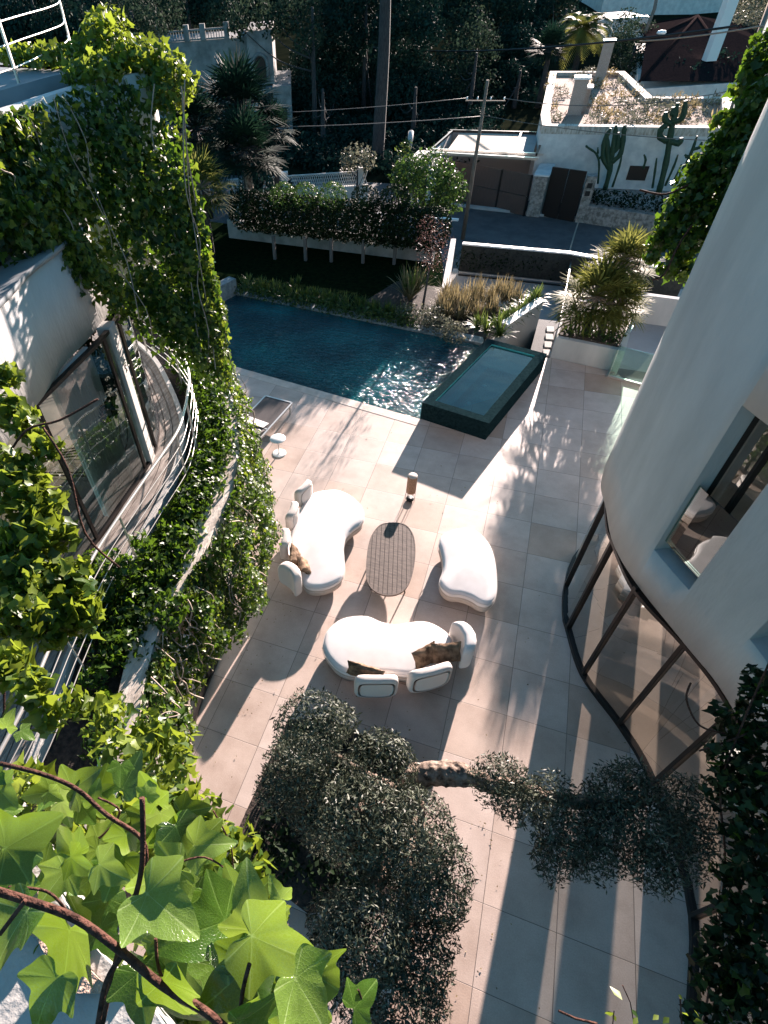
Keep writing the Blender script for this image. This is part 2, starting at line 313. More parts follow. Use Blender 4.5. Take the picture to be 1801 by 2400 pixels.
M['olive'] = leafmat('olive_leaf', (.008, .014, .007), (.1, .115, .075), .12, .5, spec=.3)
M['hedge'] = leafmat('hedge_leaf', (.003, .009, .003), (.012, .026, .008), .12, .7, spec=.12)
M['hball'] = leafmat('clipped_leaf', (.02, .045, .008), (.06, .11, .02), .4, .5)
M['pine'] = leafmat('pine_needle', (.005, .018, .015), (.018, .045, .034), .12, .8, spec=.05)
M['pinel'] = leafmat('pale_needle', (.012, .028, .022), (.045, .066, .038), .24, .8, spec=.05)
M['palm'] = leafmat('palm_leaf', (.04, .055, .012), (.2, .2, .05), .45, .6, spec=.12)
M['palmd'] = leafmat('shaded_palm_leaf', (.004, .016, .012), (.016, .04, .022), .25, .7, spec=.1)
M['dry'] = leafmat('dry_grass_leaf', (.1, .08, .04), (.3, .24, .12), .4, .6)
M['straw'] = leafmat('silver_shrub_leaf', (.06, .065, .045), (.16, .16, .11), .3, .6)
M['lily'] = leafmat('strap_leaf', (.03, .06, .012), (.13, .17, .035), .4, .4)
M['plum'] = leafmat('plum_leaf', (.06, .03, .028), (.16, .09, .075), .3, .5)
# ------------------------------------------------------------------ foliage
def mesh_from(name, V, Fc, rnd, mat_, parent=None, smooth=False, extra=None):
    """V (n,k,3) vertices per leaf, Fc (m,q) faces of one leaf"""
    n, k = V.shape[:2]; q = Fc.shape[1]; me = bpy.data.meshes.new(name)
    o = wloc(parent); V = V - np.array([o.x, o.y, o.z])
    me.vertices.add(n * k); me.vertices.foreach_set('co', V.reshape(-1).astype(np.float32))
    A = (Fc[None] + (np.arange(n) * k)[:, None, None]).reshape(-1, q)
    me.loops.add(A.size); me.loops.foreach_set('vertex_index', A.reshape(-1).astype(np.int32))
    me.polygons.add(len(A)); me.polygons.foreach_set('loop_start', (np.arange(len(A)) * q).astype(np.int32))
    a = me.attributes.new('rnd', 'FLOAT', 'FACE'); a.data.foreach_set('value', np.repeat(rnd, len(Fc)).astype(np.float32))
    if extra is not None:
        a = me.attributes.new('vein', 'FLOAT', 'POINT'); a.data.foreach_set('value', np.tile(extra, n).astype(np.float32))
    me.update(calc_edges=True)
    if smooth: me.polygons.foreach_set('use_smooth', [True] * len(A))
    return link(name, me, mat_, parent)
LEAF_IVY = (np.array([(0, 0, 0), (-.42, -.12, .06), (-.52, .3, .08), (-.22, .5, .02), (0, 1, -.12), (.22, .5, .02), (.52, .3, .08), (.42, -.12, .06), (0, .3, -.05)]),
            np.array([(8, 0, 1), (8, 1, 2), (8, 2, 3), (8, 3, 4), (8, 4, 5), (8, 5, 6), (8, 6, 7), (8, 7, 0)]))
LEAF_OV = (np.array([(0, 0, 0), (-.14, .45, .04), (0, 1, 0), (.14, .45, .04)]), np.array([(0, 3, 2, 1)]))
LEAF_BR = (np.array([(0, 0, 0), (-.3, .45, .06), (0, 1, -.05), (.3, .45, .06), (0, .45, 0)]), np.array([(0, 4, 1), (1, 4, 2), (0, 3, 4), (3, 2, 4)]))
LEAF_NE = (np.array([(0, 0, 0), (-.05, .5, 0), (0, 1, 0), (.05, .5, 0)]), np.array([(0, 3, 2, 1)]))
LEAF_TW = (np.array([(-.05, 0, 0), (-.1, .5, 0), (0, 1, 0), (.1, .5, 0)]), np.array([(0, 3, 2, 1)]))
def unit(a): return a / (np.linalg.norm(a, axis=-1, keepdims=True) + 1e-9)
def leaves(name, P_, N_, size, tmpl, mat_, parent=None, jit=.6, down=.0, rnd=None):
    n = len(P_); N_ = unit(np.asarray(N_, float) + rng.normal(0, jit, (n, 3)))
    t = rng.normal(0, 1, (n, 3)); t[:, 2] -= down * 2; t = unit(t - N_ * (t * N_).sum(1, keepdims=True)); b = np.cross(t, N_)
    s = (size * rng.uniform(.6, 1.15, n) ** 1 * np.where(rng.uniform(0, 1, n) < .12, 1.45, 1))[:, None, None]
    T = tmpl[0]; V = np.asarray(P_)[:, None] + s * (T[None, :, 0:1] * b[:, None] + T[None, :, 1:2] * t[:, None] + T[None, :, 2:3] * N_[:, None])
    return mesh_from(name, V, tmpl[1], rng.uniform(0, 1, n) if rnd is None else rnd, mat_, parent)
def ball_pts(n, c, r, shell=.55, clump=0, cr=.25):
    c = np.array(c, float); r = np.array(r if hasattr(r, '__len__') else (r, r, r), float)
    d = unit(rng.normal(0, 1, (n, 3))); rad = (rng.uniform(shell ** 3, 1, n)) ** (1 / 3)
    if clump:
        cc = unit(rng.normal(0, 1, (clump, 3))); k = rng.integers(0, clump, n); base = cc[k] * rng.uniform(.55, .95, clump)[k][:, None]
        p = base + d * rad[:, None] * cr; return c + p * r, unit(p)
    return c + d * rad[:, None] * r, d
def cloud_foliage(name, balls, per_m3, size, tmpl, mat_, parent, jit=.8, shell=.5, down=0, lump=.3):
    Ps = []; Ns = []
    for c, r in balls:
        rr = r if hasattr(r, '__len__') else (r, r, r); n = int(per_m3 * (rr[0] * rr[1] + rr[1] * rr[2] + rr[0] * rr[2]) / 3 * 4)
        bump = 14; p, d = ball_pts(n, c, rr, shell)
        cc = unit(rng.normal(0, 1, (bump, 3))); ph = (np.clip((d @ cc.T).max(1), 0, 1)) ** 3; p = np.array(c) + (p - np.array(c)) * (1.1 - lump + lump * ph)[:, None]
        Ps.append(p); Ns.append(d)
    return leaves(name, np.concatenate(Ps), np.concatenate(Ns), size, tmpl, mat_, parent, jit, down)
def blades(name, base_pts, length, wid, mat_, parent, spread=.9, droop=.5, n_seg=4, per=20, up=1.):
    """arching strap leaves radiating from each base point"""
    B = np.repeat(np.asarray(base_pts, float), per, 0); n = len(B); az = rng.uniform(0, 2 * np.pi, n); el = rng.uniform(.15, 1, n) * spread
    L_ = length * rng.uniform(.6, 1.1, n); d = np.stack([np.cos(az), np.sin(az)], 1); side = np.stack([-d[:, 1], d[:, 0], np.zeros(n)], 1)
    V = []
    for i in range(n_seg + 1):
        t = i / n_seg; out = L_ * t * np.sin(el); z = L_ * t * np.cos(el) * up - droop * L_ * t * t * np.sin(el)
        c = B + np.stack([d[:, 0] * out, d[:, 1] * out, z], 1); ww = wid * (1 - t ** 1.6 * .95) * (.6 + .4 * min(1, t * 4))
        V += [c - side * ww / 2, c + side * ww / 2]
    V = np.stack(V, 1); Fc = np.array([(2 * i, 2 * i + 1, 2 * i + 3, 2 * i + 2) for i in range(n_seg)])
    return mesh_from(name, V, Fc, rng.uniform(0, 1, n), mat_, parent)
def fan_palm(name, c, r, label, mat_, group=None, trunk_h=1., nf=34, trunk_r=.14, ttop=None, base_z=None, fr_len=.55, tmat=None):
    """fan palm: each frond a petiole and a disc of narrow leaflets"""
    top = np.array(c, float); bz = base_z if base_z is not None else c[2] - trunk_h
    root = empty(name, (c[0], c[1], bz), label, 'palm', group)
    MB().tube([(c[0], c[1], bz), (c[0] + .03, c[1], (bz + c[2]) / 2), (c[0], c[1], c[2])], [trunk_r * 1.15, trunk_r, trunk_r * .9], 10).build('trunk', tmat or M['pbark'], root)
    V = []; RN = []; st = MB()
    for k in range(nf):
        az = k * 2.399; el = R(85) - R(115) * (k / nf) ** .9; d = np.array([math.cos(az) * math.cos(el), math.sin(az) * math.cos(el), math.sin(el)])
        L1 = r * (1 - fr_len) * random.uniform(.85, 1.1); hub = top + d * L1 + np.array([0, 0, -.1 * r * math.cos(el)]); st.tube([top, hub], .012 * (1 + r), 4, False)
        sx = unit(np.cross(d, [0, 0, 1.])); rn = random.random()
        for j in range(15):
            a = R(-110 + 220 * j / 14); ld = d * math.cos(a) + sx * math.sin(a); ln = r * fr_len * (1 - .25 * abs(a) / 2) * random.uniform(.9, 1.1)
            p0 = hub; p1 = hub + ld * ln * .6; p2 = hub + ld * ln + np.array([0, 0, -.22 * ln * random.random()]); sw = unit(np.cross(ld, np.cross(d, sx))) * r * .022
            V.append([p0 - sw * .4, p0 + sw * .4, p1 + sw, p1 - sw, p2 + sw * .1, p2 - sw * .1]); RN.append(np.clip(rn + random.uniform(-.2, .2), 0, 1))
    st.build('frond_stalks', M['palest'] if mat_ is M['palm'] else M['pbark'], root)
    mesh_from('crown', np.array(V), np.array([(0, 1, 2, 3), (3, 2, 4, 5)]), np.array(RN), mat_, root)
    return root
def feather_palm(name, c, r, label, mat_, base_z, nf=30, trunk_r=.25, group=None):
    root = empty(name, (c[0], c[1], base_z), label, 'palm', group); top = np.array(c, float)
    MB().tube([(c[0], c[1], base_z), (c[0] + .05, c[1], (base_z + c[2]) / 2), tuple(c)], [trunk_r * 1.2, trunk_r, trunk_r], 10).build('trunk', M['pbark'], root)
    V = []; RN = []
    for k in range(nf):
        az = k * 2.399; el = R(82) - R(95) * (k / nf); h = np.array([math.cos(az), math.sin(az), 0]); prev = top; rn = random.random()
        for i in range(14):
            t = (i + 1) / 14; p = top + h * r * t * math.cos(el * .6) * (1 - .15 * t) + np.array([0, 0, r * (math.sin(el) * t - .75 * t * t)])
            d = unit(p - prev); s = unit(np.cross(d, [0, 0, 1.]))
            for sg in (-1, 1):
                for q in (0, .5):
                    b0 = prev + (p - prev) * q; e = b0 + (s * sg * .9 + d * .6 + np.array([0, 0, -.15])) * r * .26 * math.sin(math.pi * min(.97, t * .85 + .12)); wv = d * r * .016
                    V.append([b0 - wv, b0 + wv, e + wv * .2, e - wv * .2]); RN.append(rn)
            prev = p
    mesh_from('crown', np.array(V), np.array([(0, 1, 2, 3)]), np.array(RN), mat_, root)
    return root
def drape(paths_top, paths_bot, n, thick=.22, power=1.):
    """random points over a ruled surface between two 3D paths; returns points and outward normals"""
    A = np.array(resample(paths_top, .05)); B_ = np.array(resample(paths_bot, .05)); u = rng.uniform(0, 1, n); v = rng.uniform(0, 1, n) ** power
    def ev(Q, u_): x = u_ * (len(Q) - 1); i = np.minimum(x.astype(int), len(Q) - 2); f = (x - i)[:, None]; return Q[i] * (1 - f) + Q[i + 1] * f
    a, b = ev(A, u), ev(B_, u); a2, b2 = ev(A, np.clip(u + .02, 0, 1)), ev(B_, np.clip(u + .02, 0, 1)); a1, b1 = ev(A, np.clip(u - .02, 0, 1)), ev(B_, np.clip(u - .02, 0, 1))
    p = a * (1 - v[:, None]) + b * v[:, None]; du = (a2 - a1) * (1 - v[:, None]) + (b2 - b1) * v[:, None]; nn = unit(np.cross(du, b - a))
    return p, nn, u, v
def ivy_mass(name, label, top, bot, n, size=.075, thick=.25, parent=None, mat_=None, outward=(1, 0, 0), clump=40, stems=25, gap=0, young=.0, group=None, fringe=.25):
    p, nn, u, v = drape(top, bot, n)
    if (nn.mean(0) @ np.array(outward)) < 0: nn = -nn
    # clumpy thickness and gaps
    cu = rng.uniform(0, 1, clump); cv = rng.uniform(0, 1, clump); amp = rng.uniform(.3, 1, clump)
    La = np.linalg.norm(np.diff(np.array(resample(top, .05)), axis=0), axis=1).sum(); Lb = np.linalg.norm(np.array(top).mean(0) - np.array(bot).mean(0))
    d2 = ((u[:, None] - cu) * La) ** 2 + ((v[:, None] - cv) * Lb) ** 2; near = np.exp(-d2 / (2 * (.22 ** 2))) * amp; th = np.clip(near.max(1), .05, 1)
    if gap:
        keep = rng.uniform(0, 1, n) < np.clip(th * 1.6 + (1 - gap), 0, 1); p, nn, u, v, th = p[keep], nn[keep], u[keep], v[keep], th[keep]
    p = p + nn * (thick * th * rng.uniform(.2, 1, len(p)))[:, None]; p[:, 2] -= (rng.uniform(0, 1, len(p)) ** 3) * fringe * v
    root = empty(name, tuple(np.array(bot).mean(0)), label, 'plant', group)
    nrm = unit(nn + np.array([0, 0, .5]))
    yy = rng.uniform(0, 1, len(p)) < young
    leaves('foliage', p[~yy], nrm[~yy], size, LEAF_IVY, mat_ or M['ivy'], root, .55, 1.)
    if yy.any(): leaves('young_foliage', p[yy] + nn[yy] * .05, nrm[yy], size * .8, LEAF_IVY, M['ivyy'], root, .6, 1.)
    if stems:
        sm = MB(); A = np.array(resample(top, .05)); B_ = np.array(resample(bot, .05))
        for i in range(stems):
            x = random.random(); a = A[int(x * (len(A) - 1))]; b = B_[int(np.clip(x + random.uniform(-.12, .12), 0, 1) * (len(B_) - 1))]; nv = nn.mean(0)
            pts = []
            for k in range(7):
                t = k / 6; q = a * (1 - t) + b * t + nv * (.04 + thick * .5 * random.random()) + rng.normal(0, .06, 3); pts.append(tuple(q))
            sm.tube(cat(pts, 3), random.uniform(.006, .013), 4, False)
        sm.build('stems', M['palest'], root)
    return root
def tree(name, c, h, balls, label, mat_, per=60, size=.35, tmpl=LEAF_BR, trunk_r=.2, base_z=-2.2, catn='tree', group=None, lean=(0, 0), shell=.4, bark=None, limbs=True, jit=.8):
    root = empty(name, (c[0], c[1], base_z), label, catn, group)
    t = MB(); top = (c[0] + lean[0], c[1] + lean[1], base_z + h); pts = [(c[0], c[1], base_z - .1), (c[0] + lean[0] * .3 + random.uniform(-.1, .1) * h * .1, c[1] + lean[1] * .3, base_z + h * .4), (c[0] + lean[0] * .7, c[1] + lean[1] * .7, base_z + h * .75), top]
    t.tube(cat(pts, 4), [trunk_r * (1.25 - .75 * i / 12) for i in range(13)], 10)
    if limbs:
        for (bc, br) in balls:
            s = Vector(pts[1]).lerp(Vector(top), random.uniform(.1, .8)); e = Vector(bc); mid = s.lerp(e, .5) + Vector((0, 0, -.1 * (e - s).length)); t.tube(cat([tuple(s), tuple(mid), tuple(e)], 4), [trunk_r * .4 * (1 - .09 * i) for i in range(9)], 6)
    t.build('trunk', bark or M['pbark'], root)
    cloud_foliage('crown', balls, per, size, tmpl, mat_, root, jit, shell)
    return root
# ================================================================== SETTING
def st(name, mb, mat_, parent=None): return tag(mb.build(name, mat_, parent), kind='structure')
GZ = -2.2
st('ground', MB().add([(-600, -600, GZ - .06), (600, -600, GZ - .06), (600, 900, GZ - .06), (-600, 900, GZ - .06)], [(0, 1, 2, 3)]), M['ground'])
pf = lambda x: 11.99 + (x + 8.312) * (11.042 - 11.99) / (-3.089 + 8.312)                 # pool front edge
SP = [(-2.986, 11.053), (-1.283, 10.63), (-.21, 14.261), (-1.865, 14.699)]              # spa corners
patio = [(-16, -14), (9, -14), (9, 13.2), (2.35, 14.1), (1.42, 14.36), (1.67, 14.66), (-.052, 14.98), (-.25, 14.9), (-.35, 14.3), (-1.3, 12.5), (-2.98, 11.02), (-12.4, pf(-12.4))]
st('patio', MB().prism(patio, -.5, 0), M['tile'])
# pool
pb0, pb1 = g(545, 688), g(1143, 810)
pw = [(-12.05, pf(-12.05) + .0), (-3.0, 11.02), (-1.9, 14.75), (-2.1, 15.2), (pb0[0] - .7, pb0[1] + .1)]
tag(MB().prism(pw, -.4, -.012).build('pool_water', M['water']), kind='structure')
cp = MB(); a0, a1 = Vector((pb0[0] - .8, pb0[1] + .12, 0)), Vector((-2.0, 15.25, 0)); dn = (a1 - a0).normalized(); nn_ = Vector((-dn.y, dn.x, 0))
cp.prism([tuple((a0)[:2]), tuple(a1[:2]), tuple((a1 + nn_ * .38)[:2]), tuple((a0 + nn_ * .38)[:2])], -.5, .03)
st('pool_kerb', cp, M['poolwall'])
fc = MB(); f0, f1 = (-12.3, pf(-12.3)), (-2.99, 11.03); fc.prism([(f0[0], f0[1] - .3), (f1[0], f1[1] - .3), (f1[0], f1[1]), f0], -.1, .006)
st('pool_edge_strip', fc, M['coping'])
# raised garden behind the pool
lawn = [(-30, 9), (-12.6, 12.9), (pb0[0] - .8, pb0[1] + .5), (-2.1, 15.65), (-3.95, 18.9), (-4.1, 20.4), (-4.5, 22), (-30, 25)]
st('garden_bed', MB().prism([(-6.5, 16.3), (-2.05, 15.66), (-1.82, 14.95), (-.62, 17.15), (-3.75, 18.75), (-5.5, 18.9)], -1.6, .03), M['soil'])
st('garden_lawn', MB().prism(lawn, -2.2, -.02), M['lawn'])
# sunken drive between garden and street
dr = [(-5, 17.2), (6, 16.2), (6, 24.6), (-5.2, 24.6)]
st('driveway', MB().prism([(-4.2, 17.5), (6, 15.2), (6, 24.4), (-4.2, 24.4)], -1.9, -1.6), M['drive'])
st('lower_path', MB().prism([(-.62, 14.95), (.1, 14.9), (.25, 18), (-.5, 18)], -1.5, -.35), M['asphalt'])
st('road', MB().add([(-60, 24.9, GZ), (60, 24.3, GZ), (60, 37, GZ), (-60, 38, GZ)], [(0, 1, 2, 3)]), M['asphalt'])
rb = MB(); q0, q1 = g(1075, 478, GZ), g(1801, 540, GZ); rb.beam((-8.4, 34.6, GZ + .05), (12, 31.6, GZ + .05), .25, .14)
st('pavement_kerb', rb, M['concrete'])
# hillside behind
hill = MB(); nx, ny = 26, 14; vs = []
for j in range(ny + 1):
    for i in range(nx + 1):
        x = -150 + i * 12; y = 62 + j * 12; z = GZ - .3 + max(0, (y - 62)) * .085 + 1.2 * math.sin(x * .11 + j) * (j > 0); vs.append((x, y, z))
hill.add(vs, [(j * (nx + 1) + i, j * (nx + 1) + i + 1, (j + 1) * (nx + 1) + i + 1, (j + 1) * (nx + 1) + i) for j in range(ny) for i in range(nx)], True)
st('hillside', hill, M['ground'])

# ================================================================== SPA
root = empty('spa_pool', (-1.6, 12.6, 0), 'raised dark stone spa with turquoise water beside the pool', 'spa pool')
def inset(Q, d):
    n = len(Q); out = []
    for i in range(n):
        p0, p1, p2 = np.array(Q[i - 1]), np.array(Q[i]), np.array(Q[(i + 1) % n]); a = unit(p1 - p0); b = unit(p2 - p1)
        na, nb = np.array([-a[1], a[0]]), np.array([-b[1], b[0]]); out.append(tuple(p1 + (na + nb) / (1 + na @ nb) * d))
    return out
SI = inset(SP, .24); SF = inset(SP, .36)
def ring(Qo, Qi, z): return [(p[0], p[1], z) for p in Qo] + [(p[0], p[1], z) for p in Qi], [(i, (i + 1) % 4, 4 + (i + 1) % 4, 4 + i) for i in range(4)]
b = MB(); b.add([(p[0], p[1], z) for z in (-.3, .5) for p in SP], [(i, (i + 1) % 4, 4 + (i + 1) % 4, 4 + i) for i in range(4)]); b.add(*ring(SP, SI, .5))
bev(b.build('rim_and_sides', M['spa'], root), .012)
b = MB(); b.add([(p[0], p[1], z) for z in (.498, -.12) for p in SI], [(i, (i + 1) % 4, 4 + (i + 1) % 4, 4 + i) for i in range(4)]); b.add([(p[0], p[1], -.12) for p in SI], [(0, 1, 2, 3)]); b.build('basin', M['spatile'], root)
def SQ(u, v): p = [np.array(q) for q in SI]; return tuple((p[0] * (1 - u) + p[1] * u) * (1 - v) + (p[3] * (1 - u) + p[2] * u) * v)
MB().prism([SQ(.01, .8), SQ(.99, .8), SQ(.99, .99), SQ(.01, .99)], -.11, .16).prism([SQ(.01, .01), SQ(.2, .01), SQ(.2, .797), SQ(.01, .797)], -.11, .16).build('bench', M['spatile'], root)
MB().add([(p[0], p[1], .455) for p in SI], [(0, 1, 2, 3)]).build('water', M['spaw'], root)
for px, py in ((1172, 863), (1136, 903), (1099, 944)):
    c = g(px, py, -.1); MB().lathe([(.0, 0), (.07, 0), (.065, .012), (.03, .02), (.0, .018)], (c[0], c[1], -.12), 16).build('water_jet', M['white'], root)

# ================================================================== RIGHT BUILDING
GL = cat([(1.6, 8.1), (.95, 7.5), (.76, 6.6), (.76, 5.9), (.83, 5.58), (1.10, 4.73), (1.65, 4.01), (2.03, 3.37), (2.36, 2.3), (2.47, 1.6), (2.38, .76), (2.25, -.4), (2.2, -2.5)], 6)
rb = empty('curved_villa_wing', (3.2, 3, 0), 'white rendered villa wing on the right with curved glass ground floor', 'building')
# ground floor glazing: one pane between every two mullions
mp_ = [(1.3, 7.85), (.74, 6.57), (.82, 5.59), (1.10, 4.73), (1.65, 4.015), (2.1, 3.22), (2.47, 1.65), (2.3, 0.0), (2.2, -2.3)]
ms = [nearest(GL, p) for p in mp_]
def sub(path, s0, s1, n=6):
    P_ = np.array([q[:2] for q in path]); L = np.concatenate([[0], np.cumsum(np.linalg.norm(np.diff(P_, axis=0), axis=1))])
    return [(float(np.interp(s_, L, P_[:, 0])), float(np.interp(s_, L, P_[:, 1]))) for s_ in np.linspace(s0, s1, n)]
for i in range(len(ms) - 1):
    pp = sub(GL, ms[i] + .03, ms[i + 1] - .03); v = [(p[0], p[1], z) for z in (.08, 2.4) for p in pp]; n_ = len(pp)
    MB().add(v, [(k, k + 1, n_ + k + 1, n_ + k) for k in range(n_ - 1)], False).build('glass_pane', M['rglass'], rb)
    q = sub(GL, ms[i], ms[i + 1], 7)
    for nm_, z0, hh in (('sill_rail', .04, .08), ('head_rail', 2.38, .06)):
        fr = MB()
        for k in range(6): fr.beam((*q[k], z0), (*q[k + 1], z0), .09, hh)
        fr.build(nm_, M['frame'], rb)
for s_ in ms:
    q = sub(GL, s_, s_ + .01, 2); t = math.atan2(q[1][1] - q[0][1], q[1][0] - q[0][0])
    bev(MB().box(q[0][0] - .028, q[0][0] + .028, q[0][1] - .045, q[0][1] + .045, 0, 2.45, t).build('mullion', M['frame'], rb), .006)
# upper storeys
UPO = cat([(4.5, 9.6), (2.4, 9.1), (1.3, 8.4), (.80, 7.67), (.62, 6.8), (.69, 6.2), (.79, 5.47), (1.07, 4.80), (1.61, 3.95), (1.98, 3.35), (2.33, 2.3), (2.43, 1.6), (2.34, .76), (2.2, -.4), (2.15, -2.6)], 6)
sA = nearest(UPO, (1.07, 4.82)); sB = nearest(UPO, (1.42, 4.25)); sC = nearest(UPO, (1.86, 3.55)); sD = nearest(UPO, (2.43, 1.6))
wl = wall_grid(UPO, 2.45, 10.2, .34, [(sA, sB, 3.12, 5.35), (sA, sB, 6.6, 8.8), (sC, sD, 3.3, 5.35), (sC, sD, 6.6, 8.8)], 1)
wl.build('upper_wall', M['stucco'], rb)
inn = offset(UPO, .34)
sl_ = MB().prism(inn[::3] + [(6.5, -2.6), (6.5, 9.6)], 2.46, 2.76); sl_.build('floor_slab', M['stucco'], rb)
MB().prism(inn[::3] + [(6.5, -2.6), (6.5, 9.6)], 6.0, 6.2).build('ceiling_slab', M['interior'], rb)
MB().prism(inn[::3] + [(6.5, -2.6), (6.5, 9.6)], 10.0, 10.15).build('roof', M['roofc'], rb)
MB().box(6.4, 6.6, -2.6, 9.6, 0, 10.1).build('back_wall', M['interior'], rb)
MB().prism([p for p in GL[::3]] + [(6.4, -2.5), (6.4, 8.1)], .004, .02).build('ground_floor', M['ifloor'], rb)
RW = [(1.62, 8.05), (6.4, 8.25)]
wall_grid(RW, 0, 2.46, .2, [(.55, .95, 0, 2.25), (1.5, 1.75, 0, 2.25), (2.5, 3.1, 0, 2.25), (3.9, 4.2, 0, 2.25)], 1).build('added_rear_wall', M['interior'], rb)  # unseen wall, its openings added to let sun strips onto the patio
def window_unit(path, s0, s1, z0, z1, parent, glassm, n=4, inset_=.26):
    pts = sub(path, s0, s1, n + 1); pts = offset(pts, inset_); f = MB()
    r_ = None
    v = [(p[0], p[1], z) for z in (z0 + .03, z1 - .03) for p in pts]; k_ = len(pts)
    for i in range(n):
        for z in (z0 + .03, z1 - .03): f.beam((*pts[i], z), (*pts[i + 1], z), .06, .06)
    for i in (0, n // 2, n): f.beam((*pts[i], z0), (*pts[i], z1), .055, .07)
    fr_ = f.build('window', M['frame'], parent)
    MB().add(v, [(k, k + 1, k_ + k + 1, k_ + k) for k in range(n)]).build('pane', glassm, fr_)
    return fr_
for (a, b_, z0, z1) in ((sA, sB, 3.12, 5.35), (sC, sD, 3.3, 5.35), (sA, sB, 6.6, 8.8), (sC, sD, 6.6, 8.8)): window_unit(UPO, a, b_, z0, z1, rb, M['glass'])
# green glass guard in front of the nearer upper window
pts = sub(UPO, sA + .02, sB - .02, 5); pts = offset(pts, .06)
MB().add([(p[0], p[1], z) for z in (3.3, 4.25) for p in pts] + [(p[0], p[1], z) for z in (3.3, 4.25) for p in offset(pts, .015)], [(k, k + 1, 6 + k, 5 + k) for k in range(4)] + [(10 + k, 15 + k, 16 + k, 11 + k) for k in range(4)] + [(5 + k, 6 + k, 16 + k, 15 + k) for k in range(4)]).build('glass_guard', M['wglass'], rb)
# pieces of furniture seen through the bay window
tb = empty('dining_table', (3.2, 3.4, 0), 'pale round table standing inside behind the curved glass', 'table')
MB().lathe([(0, .7), (.55, .7), (.56, .72), (.55, .74), (0, .74)], (3.2, 3.4, 0), 28).build('tabletop', M['white'], tb)
MB().lathe([(.25, .02), (.06, .05), (.045, .4), (.06, .7)], (3.2, 3.4, 0), 16).build('pedestal', M['white'], tb)

# ================================================================== LEFT BUILDING
lb = empty('ivy_covered_villa_wing', (-8, 3, 0), 'white villa wing on the left wrapped in ivy with curved balcony', 'building')
PLW = cat([(-9.3, 9.3), (-7.6, 8.3), (-6.5, 7.3), (-5.5, 6.1), (-4.95, 4.95), (-4.68, 3.8), (-4.55, 2.6), (-4.5, 1.6), (-4.22, .75), (-4.02, .1), (-3.8, -.7), (-3.6, -2.6)], 6)
COI = offset(PLW, -.28); CUR = offset(PLW, -.95); DEC = offset(PLW, -1.95)
wl = wall_grid(PLW, 2.42, 3.1, .28, (), -1); wl.build('planter_wall', M['wcoping'], lb)
def band(a, b, z, z2=None):
    n = len(a); return MB().add([(p[0], p[1], z) for p in a] + [(p[0], p[1], z if z2 is None else z2) for p in b], [(i, i + 1, n + i + 1, n + i) for i in range(n - 1)])
band(COI, CUR, 2.93).build('planter_soil', M['soil'], lb)
wall_grid(CUR, 2.5, 3.12, .08, (), -1).build('planter_kerb', M['concrete'], lb)
band(offset(PLW, -.1), offset(PLW, -4), 2.44).build('balcony_soffit', M['stucco'], lb)
# deck boards
for k in range(9):
    a = offset(PLW, -1.04 - k * .13); b_ = offset(PLW, -1.04 - k * .13 - .115); n = len(a)
    mb = band(a, b_, 3.06); mb.add([(p[0], p[1], 2.98) for p in a] + [(p[0], p[1], 3.06) for p in a], [(i, i + 1, n + i + 1, n + i) for i in range(n - 1)]); mb.build('deck_board', M['wood'], lb)
band(offset(PLW, -1.0), offset(PLW, -7), 2.96).build('balcony_floor', M['ifloor'], lb)
# ground floor glass
G0 = cat([(-8, 7.6), (-6.6, 6.4), (-5.6, 5.2), (-5.15, 4.1), (-4.95, 3.2), (-4.84, 2.2), (-4.67, 1.3), (-4.6, .5), (-4.4, -1)], 6)
s_tot = nearest(G0, (-4.4, -1))
for k in range(8):
    s0, s1 = s_tot * k / 8, s_tot * (k + 1) / 8; pp = sub(G0, s0, s1, 5)
    MB().add([(p[0], p[1], z) for z in (.06, 2.4) for p in pp], [(i, i + 1, 6 + i, 5 + i) for i in range(4)]).build('glass_pane', M['rglass'], lb)
    f = MB(); f2 = MB()
    for i in range(4): f.beam((*pp[i], .04), (*pp[i + 1], .04), .1, .08); f2.beam((*pp[i], 2.4), (*pp[i + 1], 2.4), .08, .06)
    f.build('sill_rail', M['frame'], lb); f2.build('head_rail', M['frame'], lb); MB().beam((*pp[0], 0), (*pp[0], 2.43), .07).build('mullion', M['frame'], lb)
# first floor glass with curtains behind
G1 = cat([(-5.9, -1.5), (-6.05, .8), (-6.15, 2.65), (-6.23, 3.6), (-6.3, 4.3), (-6.5, 5.0), (-7.1, 5.9), (-8.2, 6.9), (-9.5, 7.6)], 6)
mm = [(-6.0, -.6), (-6.1, 1.2), (-6.18, 2.72), (-6.28, 4.28), (-6.45, 4.78), (-7.3, 6.1), (-9.3, 7.5)]
ml = [nearest(G1, p) for p in mm]
for i in range(len(ml) - 1):
    pp = sub(G1, ml[i], ml[i + 1], 5)
    MB().add([(p[0], p[1], z) for z in (3.1, 5.38) for p in pp], [(k, k + 1, 6 + k, 5 + k) for k in range(4)]).build('glass_pane', M['glass'], lb)
    f = MB(); f2 = MB()
    for k in range(4): f.beam((*pp[k], 3.08), (*pp[k + 1], 3.08), .06, .06); f2.beam((*pp[k], 5.37), (*pp[k + 1], 5.37), .06, .05)
    f.build('sill_rail', M['frame'], lb); f2.build('head_rail', M['frame'], lb); MB().beam((*pp[0], 3.04), (*pp[0], 5.4), .04, .05).build('mullion', M['frame'], lb)
q = g(345, 1100, 3.04)
bev(MB().box(-6.50, -6.30, 4.40, 4.62, 3.0, 5.42, .3).build('column', M['concrete'], lb), .02)
cp_ = offset(G1, .22); V = []; nC = 260; P_ = sub(offset(G1, .12), ml[2] + .45, ml[3] - .25, nC); cu = MB()
vv = []
for k, p in enumerate(P_):
    o = .05 * math.sin(k * .9) + .02 * math.sin(k * 2.3); nrm = (-.98, .2); vv.append((p[0] + nrm[0] * o, p[1] + nrm[1] * o))
